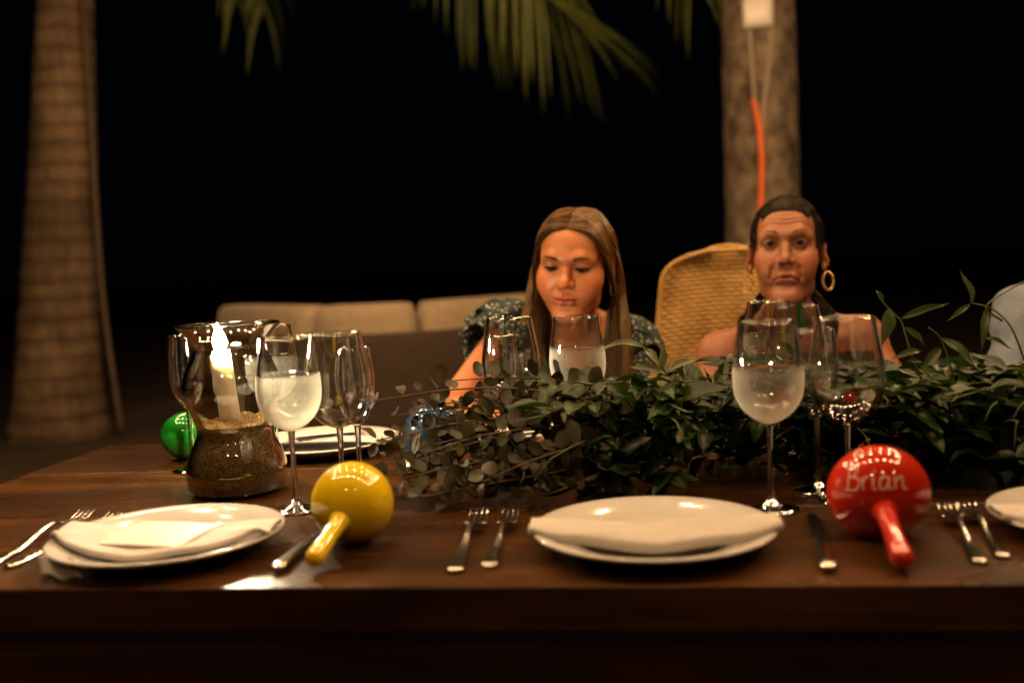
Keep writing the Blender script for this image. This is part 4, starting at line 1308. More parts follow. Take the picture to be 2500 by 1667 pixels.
def head_prims(pr, M, o):
    """o: options"""
    j = o.get('jaw', 1.0)
    ell(pr, (0, 0.018, 0.036), (0.0735, 0.094, 0.083), 0.01, 1, M)
    ell(pr, (0, -0.028, -0.030), (0.0595 * o.get('wide', 1), 0.058, 0.086), 0.03, 1, M)
    ell(pr, (0, -0.050, 0.052), (0.052, 0.034, 0.040), 0.03, 1, M)                      # forehead
    for s in (-1, 1):
        ell(pr, (s * 0.043, -0.046, -0.020), (0.022, 0.026, 0.020), 0.028, 1, M)        # cheekbones
        ell(pr, (s * 0.034, -0.056, -0.045), (0.020, 0.020, 0.022), 0.030, 1, M)        # cheeks
        ell(pr, (s * 0.043 * j, -0.006, -0.070), (0.017, 0.030, 0.022), 0.03, 1, M)     # jaw corners
        cap(pr, (s * 0.045 * j, -0.012, -0.078), (s * 0.014, -0.064, -0.104), 0.013, 0.013, 0.02, 1, M)
    ell(pr, (0, -0.070, -0.100), (0.020, 0.016, 0.015), 0.026, 1, M)                    # chin
    chain(pr, [(-0.046, -0.066, 0.024), (-0.026, -0.0785, 0.030), (0, -0.0795, 0.026), (0.026, -0.0785, 0.030), (0.046, -0.066, 0.024)], [0.008, 0.0095, 0.0085, 0.0095, 0.008], 0.016, 1, M)
    for s in (-1, 1):
        ell(pr, (s * 0.0315, -0.094, 0.009), (0.0185, 0.016, 0.0115), 0.016, -1, M)      # sockets
        ell(pr, (s * 0.0315, -0.0710, 0.0085), (0.0140, 0.0125, 0.0118), 0.0035, 1, M)    # lidded eyeball
        if o.get('open', 0):
            chain(pr, [(s * 0.0190, -0.0800, 0.0095), (s * 0.0315, -0.0835, 0.0155), (s * 0.0450, -0.0760, 0.0115)], [0.0014, 0.0020, 0.0014], 0.003, 1, M)
            chain(pr, [(s * 0.0190, -0.0800, 0.0065), (s * 0.0315, -0.0825, 0.0020), (s * 0.0450, -0.0755, 0.0065)], [0.0012, 0.0016, 0.0012], 0.003, 1, M)
        else:
            chain(pr, [(s * 0.0185, -0.0785, 0.0050), (s * 0.0315, -0.0835, 0.0010), (s * 0.0455, -0.0755, 0.0055)], [0.0012, 0.0018, 0.0013], 0.003, 1, M)
    n = o.get('nose', 1.0)
    chain(pr, [(0, -0.076, 0.020), (0, -0.0855, 0.002), (0, -0.0985 * (1 + 0.02 * n), -0.020), (0, -0.1015 * (1 + 0.02 * n), -0.0265)], [0.0062, 0.0070, 0.0085, 0.0088 * n], 0.010, 1, M)
    for s in (-1, 1):
        ell(pr, (s * 0.0115 * n, -0.0905, -0.0290), (0.0072 * n, 0.0090, 0.0070), 0.006, 1, M)
    for s in (-1, 1):
        ell(pr, (s * 0.0062, -0.0975, -0.0365), (0.0034, 0.0050, 0.0032), 0.003, -1, M)
    dn = o.get('frown', 0.0); mw = o.get('mouth', 1.0); lt = o.get('lipt', 1.0)
    zc = -0.0600
    chain(pr, [(-0.0235 * mw, -0.0770, zc - dn), (-0.012 * mw, -0.0860, zc + 0.0030), (-0.004, -0.0895, zc + 0.0050), (0.004, -0.0895, zc + 0.0050), (0.012 * mw, -0.0860, zc + 0.0030), (0.0235 * mw, -0.0770, zc - dn)], [0.0020, 0.0048 * lt, 0.0054 * lt, 0.0054 * lt, 0.0048 * lt, 0.0020], 0.006, 1, M)
    chain(pr, [(-0.0215 * mw, -0.0770, zc - 0.003 - dn), (-0.010 * mw, -0.0855, zc - 0.0075), (0.010 * mw, -0.0855, zc - 0.0075), (0.0215 * mw, -0.0770, zc - 0.003 - dn)], [0.0020, 0.0058 * lt, 0.0058 * lt, 0.0020], 0.006, 1, M)
    chain(pr, [(-0.0250 * mw, -0.0785, zc - 0.0015 - dn), (-0.012 * mw, -0.0925, zc - 0.0012), (0, -0.0960, zc - 0.0008), (0.012 * mw, -0.0925, zc - 0.0012), (0.0250 * mw, -0.0785, zc - 0.0015 - dn)], [0.0014, 0.0018, 0.0018, 0.0018, 0.0014], 0.0030, -1, M)
    ell(pr, (0, -0.0930, -0.0810), (0.016, 0.0080, 0.0055), 0.010, -1, M)               # fold above the chin
    cap(pr, (0, -0.0960, -0.0395), (0, -0.0955, -0.0500), 0.0022, 0.0026, 0.005, -1, M)  # philtrum
    for s in (-1, 1):
        if o.get('lines', 0):
            chain(pr, [(s * 0.0185, -0.0905, -0.0275), (s * 0.0280, -0.0840, -0.0430), (s * 0.0325, -0.0765, -0.0620)], [0.0026, 0.0036, 0.0020], 0.007, -1, M)
            chain(pr, [(s * 0.0255, -0.0780, -0.0660), (s * 0.0290, -0.0730, -0.0800)], [0.0018, 0.0012], 0.006, -1, M)
            chain(pr, [(s * 0.0160, -0.0865, -0.0020), (s * 0.0300, -0.0850, -0.0110), (s * 0.0430, -0.0770, -0.0060)], [0.0012, 0.0018, 0.0010], 0.006, -1, M)
        else:
            chain(pr, [(s * 0.0180, -0.0925, -0.0300), (s * 0.0270, -0.0860, -0.0440)], [0.0014, 0.0010], 0.008, -1, M)
    e = o.get('ear', 1.0)
    for s in (-1, 1):
        rot = np.array(Matrix.Rotation(R(s * 22 * e), 3, 'Z') @ Matrix.Rotation(R(-12), 3, 'X'))
        cx_ = 0.0775 + 0.006 * (e - 1)
        ell(pr, (s * cx_, 0.018, -0.008), (0.0060, 0.0185, 0.0305), 0.006, 1, M, rot)
        ell(pr, (s * (cx_ + 0.007), 0.0120, -0.004), (0.0045, 0.0105, 0.0170), 0.004, -1, M, rot)
        ell(pr, (s * (cx_ - 0.001), 0.010, -0.034), (0.0050, 0.0080, 0.0095), 0.006, 1, M)

def paint_head(Lc, N, o):
    """vertex colours in head space"""
    x, y, z = Lc[:, 0], Lc[:, 1], Lc[:, 2]
    sk = np.array(o['skin']); C = np.tile(sk, (len(Lc), 1))
    def mixc(mask, col):
        nonlocal C
        m = np.clip(mask, 0, 1)[:, None]; C = C * (1 - m) + np.array(col) * m
    front = y < -0.035
    blob = lambda cx, cz, rx, rz: np.exp(-((x - cx) / rx) ** 2 - ((z - cz) / rz) ** 2) * front
    flush = sk * np.array([1.03, 0.72, 0.66])
    mixc(0.55 * (blob(-0.042, -0.030, 0.022, 0.018) + blob(0.042, -0.030, 0.022, 0.018)), flush)
    mixc(0.45 * blob(0, -0.028, 0.014, 0.012), flush)
    mixc(0.45 * (blob(-0.0315, 0.013, 0.020, 0.012) + blob(0.0315, 0.013, 0.020, 0.012)), sk * o.get('lid', 0.62))
    dn = o.get('frown', 0.0); zc = -0.0600; mw = o.get('mouth', 1.0); lt = o.get('lipt', 1.0)
    zl = zc - dn * (np.abs(x) / (0.0235 * mw)) ** 2
    up = 0.0095 * lt * np.clip(1 - (np.abs(x) / (0.0245 * mw)) ** 1.7, 0, 1) ** 0.7; lo_ = 0.0120 * lt * np.clip(1 - (np.abs(x) / (0.0235 * mw)) ** 2.2, 0, 1) ** 0.7
    lip = ((z < zl + up) & (z > zl - lo_) & front & (y < -0.070)).astype(float)
    mixc(lip * 0.85, o['lips'])
    mixc(np.exp(-((z - zl) / 0.0018) ** 2) * (np.abs(x) < 0.0255 * mw) * front * 0.85, sk * 0.22)
    # brows
    for s in (-1, 1):
        xs = (x * s - 0.014) / 0.036
        zb = o.get('browz', 0.0275) + o.get('brow', 0.0065) * np.sin(np.clip(xs, 0, 1) * 2.3) - 0.003 * np.clip(xs, 0, 1)
        th = o.get('browt', 0.0029) * np.clip(1.15 - xs, 0.25, 1)
        m = np.exp(-((z - zb) / th) ** 2) * np.clip(xs * 9, 0, 1) * np.clip((1.05 - xs) * 6, 0, 1) * front
        mixc(m * o.get('browd', 0.8), o['hair'] if 'browc' not in o else o['browc'])
        ex = x * s - 0.0315
        if o.get('open', 0):
            ze = 0.0085
            u = np.clip(1 - (ex / 0.0135) ** 2, 0, 1)
            zu, zd = ze + 0.0058 * u, ze - 0.0046 * u
            eye = ((z < zu) & (z > zd) & (np.abs(ex) < 0.0135) & front).astype(float)
            mixc(eye, (0.20, 0.15, 0.12))
            g = o.get('gaze', (0, 0))
            d = np.hypot(x - s * 0.0315 - g[0], z - ze - 0.0008 - g[1])
            mixc(eye * np.clip((0.0072 - d) * 1500, 0, 1), (0.012, 0.006, 0.004))
            lash = np.exp(-((z - zu) / 0.0024) ** 2) * (np.abs(ex) < 0.0150) * front
            mixc(lash * 0.92, (0.012, 0.008, 0.006))
            mixc(np.exp(-((z - zd) / 0.0013) ** 2) * (np.abs(ex) < 0.0140) * front * 0.65, (0.03, 0.015, 0.01))
        else:
            u = np.clip(1 - (ex / 0.0152) ** 2, 0, 1)
            zl2 = 0.0050 - 0.0050 * u                                   # lower lid
            zt = zl2 + 0.0074 * u ** 0.6                                  # edge of the lowered upper lid
            eye = ((z < zt) & (z > zl2) & (np.abs(ex) < 0.0150) & front).astype(float)
            mixc(eye, (0.13, 0.095, 0.075))
            mixc(eye * (np.abs(ex + 0.002) < 0.0062), (0.018, 0.010, 0.006))
            lash = np.clip(1.7 * np.exp(-((z - zt) / (0.0014 + 0.0013 * u)) ** 2), 0, 1) * np.clip((0.0165 - np.abs(ex)) * 400, 0, 1) * front
            mixc(lash * 0.97, (0.010, 0.006, 0.004))
            mixc(np.exp(-((z - zl2) / 0.0012) ** 2) * (np.abs(ex) < 0.0145) * front * 0.5, (0.03, 0.015, 0.01))
            zl2 = zt - 0.0040
            crease = np.exp(-((z - (zl2 + 0.0105)) / 0.0016) ** 2) * (np.abs(ex) < 0.0140) * front
            mixc(crease * 0.55, sk * 0.35)
    for s in (-1, 1):
        mixc(((np.hypot((x - s * 0.0062) / 0.0036, (z + 0.0350) / 0.0030) < 1) & (y < -0.088)) * 0.8, sk * 0.12)
    # hairy scalp
    hl = o['hairline'](x, y, z)
    mixc(hl, o['hair'])
    return C

def hand(pr, wrist, d, up, L=0.17, flip=1, curl=0.5, k=0.006):
    d = np.array(d, float); d /= np.linalg.norm(d); up = np.array(up, float); up -= d * (up @ d); up /= np.linalg.norm(up)
    s = np.cross(d, up) * flip; w = np.array(wrist, float)
    for q in range(4):
        off = (q - 1.5) * 0.0185
        k0 = w + d * 0.012 + s * off * 0.55; k1 = w + d * (0.082 - 0.004 * abs(q - 1.2)) + s * off
        cap(pr, k0, k1, 0.0125, 0.0105, 0.012)
        fl = (0.072, 0.082, 0.077, 0.060)[q]
        d1 = d * math.cos(curl * 0.6) - up * math.sin(curl * 0.6); d2 = d * math.cos(curl * 1.6) - up * math.sin(curl * 1.6)
        k2 = k1 + d1 * fl * 0.5; k3 = k2 + d2 * fl * 0.5
        cap(pr, k1, k2, 0.0092, 0.0085, 0.004); cap(pr, k2, k3, 0.0085, 0.0072, 0.004)
    t0 = w + d * 0.02 - s * 0.022; t1 = w + d * 0.055 - s * 0.046 - up * 0.008; t2 = t1 + d * 0.032 - s * 0.004 - up * 0.006
    cap(pr, t0, t1, 0.0125, 0.0100, 0.010); cap(pr, t1, t2, 0.0098, 0.0078, 0.004)

def body_prims(pr, b):
    """b: joints in world coordinates"""
    nb, sl, sr = np.array(b['neck']), np.array(b['sl']), np.array(b['sr'])
    mid = (sl + sr) / 2
    f = b.get('f', 1.0)
    ell(pr, mid + (0, 0.015, -0.095), (0.128 * f, 0.088 * f, 0.130), 0.03)
    if b.get('bust'):
        for s in (-1, 1): ell(pr, mid + (s * 0.062, -0.062, -0.125), (0.058, 0.052, 0.055), 0.04)
    pel = np.array(b['pelvis'])
    ell(pr, (mid * 0.5 + pel * 0.5) + (0, 0.015, 0.0), (0.112 * f, 0.088 * f, 0.150), 0.05)
    ell(pr, pel, (0.165 * f, 0.125 * f, 0.105), 0.06)
    for s in (sl, sr):
        cap(pr, mid + (s - mid) * 0.45 + (0, 0.012, -0.01), s, 0.052 * f, 0.045 * f, 0.035)
        cap(pr, nb + (0, 0.018, 0.005), mid + (s - mid) * 0.85 + (0, 0.012, 0.012), 0.030 * f, 0.026 * f, 0.035)
    cap(pr, mid + (0, -0.040, 0.004), sl + (0.01, -0.026, 0.004), 0.010, 0.008, 0.020); cap(pr, mid + (0, -0.040, 0.004), sr + (-0.01, -0.026, 0.004), 0.010, 0.008, 0.020)
    for side in ('l', 'r'):
        s, e, w = np.array(b['s' + side]), np.array(b['e' + side]), np.array(b['w' + side])
        cap(pr, s, e, 0.042 * f, 0.034 * f, 0.03)
        cap(pr, e, e * 0.6 + w * 0.4, 0.035 * f, 0.034 * f, 0.012); cap(pr, e * 0.6 + w * 0.4, w, 0.034 * f, 0.022 * f, 0.012)
        hd_ = np.array(b['h' + side]); hand(pr, w, hd_, (0, 0, 1), flip=1 if side == 'l' else -1, curl=b.get('curl', 0.5))
        sx = -1 if side == 'l' else 1
        hip = pel + (sx * 0.085, -0.02, -0.02); knee = np.array([pel[0] + sx * 0.11, pel[1] - 0.43, 0.50]); ank = knee + (0, 0.06, -0.41)
        cap(pr, hip, knee, 0.082 * f, 0.056 * f, 0.04); cap(pr, knee, knee * 0.6 + ank * 0.4, 0.055 * f, 0.053 * f, 0.02); cap(pr, knee * 0.6 + ank * 0.4, ank, 0.053 * f, 0.036 * f, 0.02)
        cap(pr, ank + (0, 0.02, -0.03), ank + (0, -0.16, -0.055), 0.036, 0.024, 0.02)

class HeadSurf:
    """lays hair on the skull: pushes points out to a given height above the skin"""
    def __init__(self, V, N):
        from mathutils.kdtree import KDTree
        k = (V[:, 2] > -0.10)
        k &= np.abs(V[:, 0]) < 0.0775            # not on the ears
        self.V, self.N = V[k], N[k]
        self.kd = KDTree(len(self.V))
        for i, v in enumerate(self.V): self.kd.insert(v, i)
        self.kd.balance()
    def lay(self, p, lift, snap=False):
        p = np.array(p, float)
        _, i, _ = self.kd.find(p)
        d = (p - self.V[i]) @ self.N[i]
        if d < lift or snap: p = p + self.N[i] * (lift - d)
        return p
def make_person(label, H, o, b, body_skin):
    """one continuous body: fine grid for the head, coarser for the rest, same field for both"""
    pr = Prims()
    body_prims(pr, b)
    nb = np.array(b['neck'])
    hn = H[:3, :3] @ np.array([0, 0.030, -0.045]) + H[:3, 3]
    rn = o.get('neck', 0.046)
    cap(pr, hn, nb, rn, rn * 1.04, 0.022)
    head_prims(pr, H, o)
    zc = -0.150
    lo, hi = (-0.105, -0.125, zc - 0.02), (0.105, 0.135, 0.145)
    D, _ = eval_grid(pr, H, lo, hi, o.get('vox', 0.0020))
    Vh, Qh = surface_nets(D, lo, o.get('vox', 0.0020))
    Qh = Qh[(Vh[Qh][:, :, 2] > zc - 0.004).all(1)]
    Ch = paint_head(Vh, None, o)
    if o.get('lines', 0):
        m = np.exp(-((Vh[:, 2] - 0.058) / 0.014) ** 2) * np.exp(-(Vh[:, 0] / 0.040) ** 4) * (Vh[:, 1] < -0.04)
        ph = Vh[:, 2] * 2 * math.pi / 0.0088 + 1.2 * np.cos(Vh[:, 0] * 75) - 9 * np.abs(Vh[:, 0])
        Vh[:, 1] -= 0.0010 * m * np.minimum(np.sin(ph), 0.4)
    tri = Vh[Qh]
    fn_ = np.cross(tri[:, 2] - tri[:, 0], tri[:, 3] - tri[:, 1])
    Nv = np.zeros_like(Vh)
    for c_ in range(4): np.add.at(Nv, Qh[:, c_], fn_)
    Nv /= np.linalg.norm(Nv, axis=1, keepdims=True) + 1e-12
    o['surf'] = HeadSurf(Vh, Nv)
    Vw = Vh @ H[:3, :3].T + H[:3, 3]
    lo, hi = b['lo'], b['hi']
    D, _ = eval_grid(pr, np.eye(4), lo, hi, b.get('vox', 0.005))
    Vb, Qb = surface_nets(D, lo, b.get('vox', 0.005))
    Hi = np.linalg.inv(H)
    Lb = Vb @ Hi[:3, :3].T + Hi[:3, 3]
    inhead = (Lb[:, 2] > zc) & (np.abs(Lb[:, 0]) < 0.104) & (np.abs(Lb[:, 1]) < 0.124)
    Qb = Qb[~inhead[Qb].all(1)]
    Cb = np.tile(np.array(body_skin), (len(Vb), 1))
    if 'bodypaint' in b: Cb = b['bodypaint'](Vb, Cb)
    V = np.vstack([Vw, Vb]); Q = np.vstack([Qh, Qb + len(Vw)]); C = np.vstack([Ch, Cb])
    used = np.unique(Q); remap = np.full(len(V), -1); remap[used] = np.arange(len(used))
    me = np_mesh('person', V[used], remap[Q], M_SKIN, C[used])
    p = link('person', me)
    return tag(p, label, 'person'), pr

def cloth_from(pr_fn, keep_fn, lo, hi, vox, infl, name, m, parent, wrinkle=None):
    pr = Prims(); pr_fn(pr)
    D, _ = eval_grid(pr, np.eye(4), lo, hi, vox, infl)
    V, Q = surface_nets(D, lo, vox)
    k = keep_fn(V)
    Q = Q[k[Q].all(1)]
    used = np.unique(Q); remap = np.full(len(V), -1); remap[used] = np.arange(len(used))
    V = V[used]
    if wrinkle is not None: V = wrinkle(V)
    return link(name, np_mesh(name, V, remap[Q], m), parent)

def strands(name, paths, rad, m, parent, n=4, res=18, tones=None):
    rt = np.random.RandomState(1)
    prof = np.interp(np.linspace(0, 1, res), [0, 0.08, 0.75, 1], [0.7, 1, 1, 0.25])
    rads = (rad * rt.uniform(0.7, 1.3, len(paths)))[:, None] * prof[None]
    V, Q = ribbon_tubes(paths, rads, n, res)
    me = np_mesh(name, V, Q, m)
    a = me.attributes.new('tone', 'FLOAT', 'POINT'); a.data.foreach_set('value', np.repeat(rt.uniform(0, 1, len(paths)) if tones is None else np.clip(np.array(tones) + rt.uniform(-0.12, 0.12, len(paths)), 0, 1), res * n).astype(np.float32))
    return link(name, me, parent)
def hair_mat(name, c, c2, rough=0.32, spec=0.5):
    m, nt, p = new_mat(name)
    L = nt.links.new
    at = node(nt, 'ShaderNodeAttribute', attribute_name='tone')
    L(ramp(nt, at.outputs['Fac'], [(0.0, c), (1.0, c2)]), p.inputs['Base Color'])
    p.inputs['Roughness'].default_value = rough
    p.inputs['Specular IOR Level'].default_value = spec
    p.inputs['Specular Tint'].default_value = (1.0, 0.85, 0.6, 1)
    return m
def hoop(name, H, c, r, wire, m, parent, beads=0, tilt=0):
    Rm = np.array(Matrix.Rotation(R(tilt), 3, 'Z'))
    pts = []
    for a in np.linspace(0, 2 * math.pi, 33):
        v = np.array([0, r * math.sin(a), -r + r * math.cos(a)])
        pts.append(H[:3, :3] @ (np.array(c) + Rm @ v) + H[:3, 3])
    parts = [tube(np.array(pts), wire, 8)]
    if beads:
        for k in range(beads):
            a = 2 * math.pi * k / beads
            q = H[:3, :3] @ (np.array(c) + Rm @ np.array([0, r * math.sin(a), -r + r * math.cos(a)])) + H[:3, 3]
            v, f = lathe([(0, -1), (0.7, -0.7), (1, 0), (0.7, 0.7), (0, 1)], 8)
            parts.append((v * wire * 2.1 + q, f))
    return add(name, join(parts), m, parent)
M_GOLD = mat('gold', (0.75, 0.48, 0.20), 0.22, 1.0)
# ------------------------------------------------------------------ the girl looking down
GH = frame((-0.119, 2.105, 1.060), -9, 9, 5, (1.01, 1.0, 0.95))
def girl_hairline(x, y, z):
    # centre-parted: bare forehead is a rounded gable
    lim = 0.092 - 7.0 * x ** 2
    top = np.clip((z - lim) * 260 + 0.5, 0, 1) * (y < 0.0)
    back = np.clip((y - 0.012 - 0.25 * np.clip(-z, 0, 1)) * 160, 0, 1) * (np.abs(x) < 0.0755) * (z > -0.11)
    side = np.clip((z - 0.040) * 200, 0, 1) * (y > -0.012)
    return np.clip(np.maximum(np.maximum(top, back * 0.95), side), 0, 1)
GO = dict(skin=(0.52, 0.190, 0.074), lips=(0.44, 0.085, 0.055), hair=(0.085, 0.045, 0.018), browc=(0.018, 0.010, 0.006), hairline=girl_hairline, jaw=0.78, neck=0.043, lid=0.70, browz=0.0265, brow=0.006, browd=1.0, browt=0.0044)
GB = dict(neck=(-0.128, 2.215, 0.945), sl=(-0.275, 2.245, 0.925), sr=(-0.020, 2.265, 0.890), el=(-0.385, 2.02, 0.775), wl=(-0.290, 1.815, 0.785), hl=(0.9, -0.35, -0.05),
          er=(0.050, 2.12, 0.700), wr=(0.010, 1.88, 0.785), hr=(-0.7, -0.7, -0.05), pelvis=(-0.13, 2.42, 0.46), bust=True, f=0.93, lo=(-0.52, 1.62, -0.02), hi=(0.26, 2.62, 1.02))
girl, gpr = make_person('young woman with long light brown hair looking down, ruffled print dress', GH, GO, GB, (0.52, 0.190, 0.074))
def print_mat():
    m, nt, p = new_mat('flower_print')
    L = nt.links.new
    tc = node(nt, 'ShaderNodeTexCoord')
    vo = node(nt, 'ShaderNodeTexVoronoi', Scale=95.0)
    L(tc.outputs['Object'], vo.inputs['Vector'])
    nz = node(nt, 'ShaderNodeTexNoise', Scale=260.0, Detail=2.0); L(tc.outputs['Object'], nz.inputs['Vector'])
    ad = node(nt, 'ShaderNodeMath', operation='MULTIPLY_ADD'); ad.inputs[1].default_value = 0.35
    L(nz.outputs['Fac'], ad.inputs[0]); L(vo.outputs['Distance'], ad.inputs[2])
    L(ramp(nt, ad.outputs[0], [(0.40, (0.42, 0.41, 0.33)), (0.52, (0.018, 0.035, 0.030))]), p.inputs['Base Color'])
    p.inputs['Roughness'].default_value = 0.85
    return m
M_PRINT = print_mat()
def girl_torso(pr):
    b = dict(GB); keep = Prims(); body_prims(keep, b)
    pr.L = keep.L
def girl_keep(V):
    x, y, z = V[:, 0], V[:, 1], V[:, 2]
    cx = -0.128
    neckline = 0.905 - 0.30 * np.clip(0.085 - np.abs(x - cx), 0, 1) / 0.085 * 0.28
    torso = (z < neckline) & (z > 0.30) & (x > cx - 0.165) & (x < cx + 0.165) & (y > 2.08)
    back = (z < 0.93) & (y > 2.27) & (np.abs(x - cx) < 0.165) & (z > 0.3)
    strap = (np.abs(np.abs(x - cx) - 0.115) < 0.045) & (z > 0.86) & (y > 2.1)
    skirt = (z < 0.62) & (z > 0.36) & (y > 1.98)
    return torso | back | strap | skirt
cloth_from(girl_torso, girl_keep, (-0.36, 1.95, 0.28), (0.13, 2.62, 1.0), 0.006, 0.006, 'dress', M_PRINT, girl)
def ruffle(s, e, r0, length, flare, seed, parent, up=0.03):
    s, e = np.array(s), np.array(e)
    d = e - s; d /= np.linalg.norm(d)
    A = np.cross(d, (0, 0, 1)); A /= np.linalg.norm(A); B = np.cross(A, d)
    rr = random.Random(seed); ph = [rr.uniform(0, 6.28) for _ in range(6)]
    def fn(u, v):
        a = 2 * math.pi * u
        wav = math.sin(9 * a + ph[0]) * 0.5 + math.sin(14 * a + ph[1] + 2 * v) * 0.35 + math.sin(5 * a + ph[2]) * 0.3
        r = r0 + flare * v ** 0.8 + 0.012 * wav * v + 0.010 * math.sin(math.pi * v)
        l = -up + (length + up) * v + 0.008 * math.sin(7 * a + ph[3]) * v
        return s + d * l + r * (math.cos(a) * A + math.sin(a) * B)
    return add('sleeve_ruffle', thick(grid(fn, 150, 14), 0.0012), M_PRINT, parent)
for q, (ln, fl, up) in enumerate(((0.075, 0.030, 0.035), (0.045, 0.038, 0.045))):
    ruffle(GB['sl'], GB['el'], 0.047, ln + 0.02, fl, 3 + q, girl, up)
    ruffle(GB['sr'], GB['er'], 0.045, ln, fl * 0.7, 13 + q, girl, up * 0.7)
# hair: strands from the centre part, over the crown, falling behind the ears to the chest
rh = random.Random(8)
M_HAIRG = hair_mat('light_brown_hair', (0.016, 0.007, 0.0024), (0.22, 0.110, 0.034), 0.36, 0.35)
paths, tones = [], []
SURF = GO['surf']
def lay_path(P, lift, H, n_on):
    """first n_on control points follow the head"""
    return [H[:3, :3] @ (SURF.lay(p, lift * (0.25, 0.7, 1, 1, 1, 1, 1)[min(i, 6)], i < 4 and n_on > 4) if i < n_on else np.array(p)) + H[:3, 3] for i, p in enumerate(P)]
for k in range(3600):
    s = -1 if k % 2 else 1
    t = rh.random()                                   # 0 = front of the part, 1 = back of the crown
    u = rh.random(); out = rh.random(); c = rh.uniform(-1, 1)
    lift = 0.0010 + 0.0100 * u ** 1.4
    y0 = -0.070 + 0.154 * t
    z0 = 0.089 + 0.03 * math.sin(min(1, max(0, (y0 + 0.066) / 0.10)) * 1.6)
    ex = 0.040 + 0.004 * c
    j_ = lambda a_: rh.gauss(0, a_)
    P = [(s * 0.0010 + j_(.0008), y0, z0), (s * ex * 0.5, y0 + 0.001, z0 - 0.005), (s * ex, y0 + 0.006, 0.080 + 0.028 * t), (s * 0.062, -0.056 + 0.105 * t, 0.058), (s * 0.0765, -0.032 + 0.105 * t, 0.020), (s * 0.0805, -0.012 + 0.090 * t, -0.018),
         (s * (0.0830 + 0.004 * u), 0.016 + 0.060 * t, -0.060), (s * (0.080 + 0.012 * out), 0.026 + 0.045 * t, -0.115), (s * (0.076 + 0.030 * out), 0.020 + 0.030 * t, -0.185), (s * (0.068 + 0.055 * out) + 0.006 * c, 0.002 + 0.03 * t, -0.27), (s * (0.060 + 0.075 * out) + 0.008 * c, -0.020 + 0.03 * t, -0.33 - 0.05 * rh.random())]
    w1, w2 = j_(0.0022), j_(0.004)
    P = [(p[0] + (w1 if i > 1 else 0) + (w2 if i > 6 else 0), p[1] + (w2 if i > 1 else 0), p[2]) for i, p in enumerate(P)]
    paths.append(lay_path(P, lift, GH, 7)); tones.append(0.42 + 0.30 * math.sin(61 * t + 3 * s) + 0.22 * math.sin(23 * t + 7 * out + s))
for k in range(70):                                   # stray hairs
    s = -1 if k % 2 else 1
    a = rh.random(); y0 = -0.05 + 0.12 * a
    P = [(s * 0.002, y0, 0.12), (s * 0.045, y0, 0.10), (s * 0.078, 0.01 + 0.03 * a, 0.03), (s * (0.092 + 0.012 * rh.random()), 0.02, -0.05), (s * (0.10 + 0.02 * rh.random()), 0.01, -0.15), (s * (0.10 + 0.035 * rh.random()), 0.0, -0.26)]
    paths.append(lay_path(P, 0.012, GH, 3)); tones.append(0.8)
strands('hair', paths, 0.00095, M_HAIRG, girl, 3, 26, tones)
for s, tl in ((-1, 20), (1, -20)):
    hoop('hoop_earring', GH, (s * 0.082, 0.006, -0.040), 0.0125, 0.0016, M_GOLD, girl, 0, tl)

# ------------------------------------------------------------------ the woman facing the camera
WH = frame((0.337, 2.235, 1.066), -10, -6, 0.5, (0.965, 1.0, 1.01))
def woman_hairline(x, y, z):
    lim = 0.078 - 4.2 * np.clip(np.abs(x) - 0.038, 0, 1) ** 1.5
    top = np.clip((z - lim) * 300 + 0.5, 0, 1) * (y < 0.0)
    side = np.clip((z - 0.012) * 200, 0, 1) * (y > -0.022 + 0.0 * z)
    back = np.clip((y - 0.040) * 120, 0, 1) * (z > -0.075)
    front_side = np.clip((np.abs(x) - 0.0600) * 400, 0, 1) * (z > 0.0) * (y < 0.0) * (y > -0.052)
    return np.clip(np.maximum(np.maximum(top, side), np.maximum(back, front_side * 0.8)), 0, 1)
WO = dict(skin=(0.36, 0.142, 0.068), lips=(0.30, 0.085, 0.06), hair=(0.030, 0.017, 0.010), browc=(0.040, 0.020, 0.011), hairline=woman_hairline, jaw=0.84, neck=0.045, frown=0.0085, lines=1, open=1, mouth=1.22, lipt=0.78, ear=1.6, nose=1.1, wide=0.96,
          lid=0.30, browz=0.0305, brow=0.0080, browd=0.85, browt=0.0026, gaze=(-0.001, 0.001))
WB = dict(neck=(0.350, 2.300, 0.935), sl=(0.192, 2.305, 0.842), sr=(0.515, 2.325, 0.866), el=(0.120, 2.18, 0.660), wl=(0.230, 2.02, 0.590), hl=(0.7, -0.6, -0.3),
          er=(0.605, 2.20, 0.665), wr=(0.465, 1.965, 0.795), hr=(-0.85, -0.45, 0.05), pelvis=(0.35, 2.47, 0.46), bust=True, f=1.0, lo=(-0.02, 1.72, -0.02), hi=(0.78, 2.68, 1.02), curl=0.9)
woman, wpr = make_person('older tanned woman with slicked back dark hair staring at the camera', WH, WO, WB, (0.36, 0.142, 0.068))
M_TOP = mat('dark_red_top', (0.045, 0.014, 0.010), 0.8, c2=(0.030, 0.010, 0.008), scale=40)
def woman_torso(pr):
    keep = Prims(); body_prims(keep, WB); pr.L = keep.L
def woman_keep(V):
    x, y, z = V[:, 0], V[:, 1], V[:, 2]
    return (z < 0.845) & (z > 0.34) & (np.abs(x - 0.353) < 0.172) & (y > 2.02)
cloth_from(woman_torso, woman_keep, (0.1, 1.95, 0.3), (0.62, 2.68, 0.95), 0.007, 0.005, 'top', M_TOP, woman)
M_HAIRW = hair_mat('dark_hair', (0.003, 0.0018, 0.0012), (0.030, 0.018, 0.011), 0.5, 0.09)
SURF = WO['surf']
paths, tones = [], []
rh = random.Random(4)
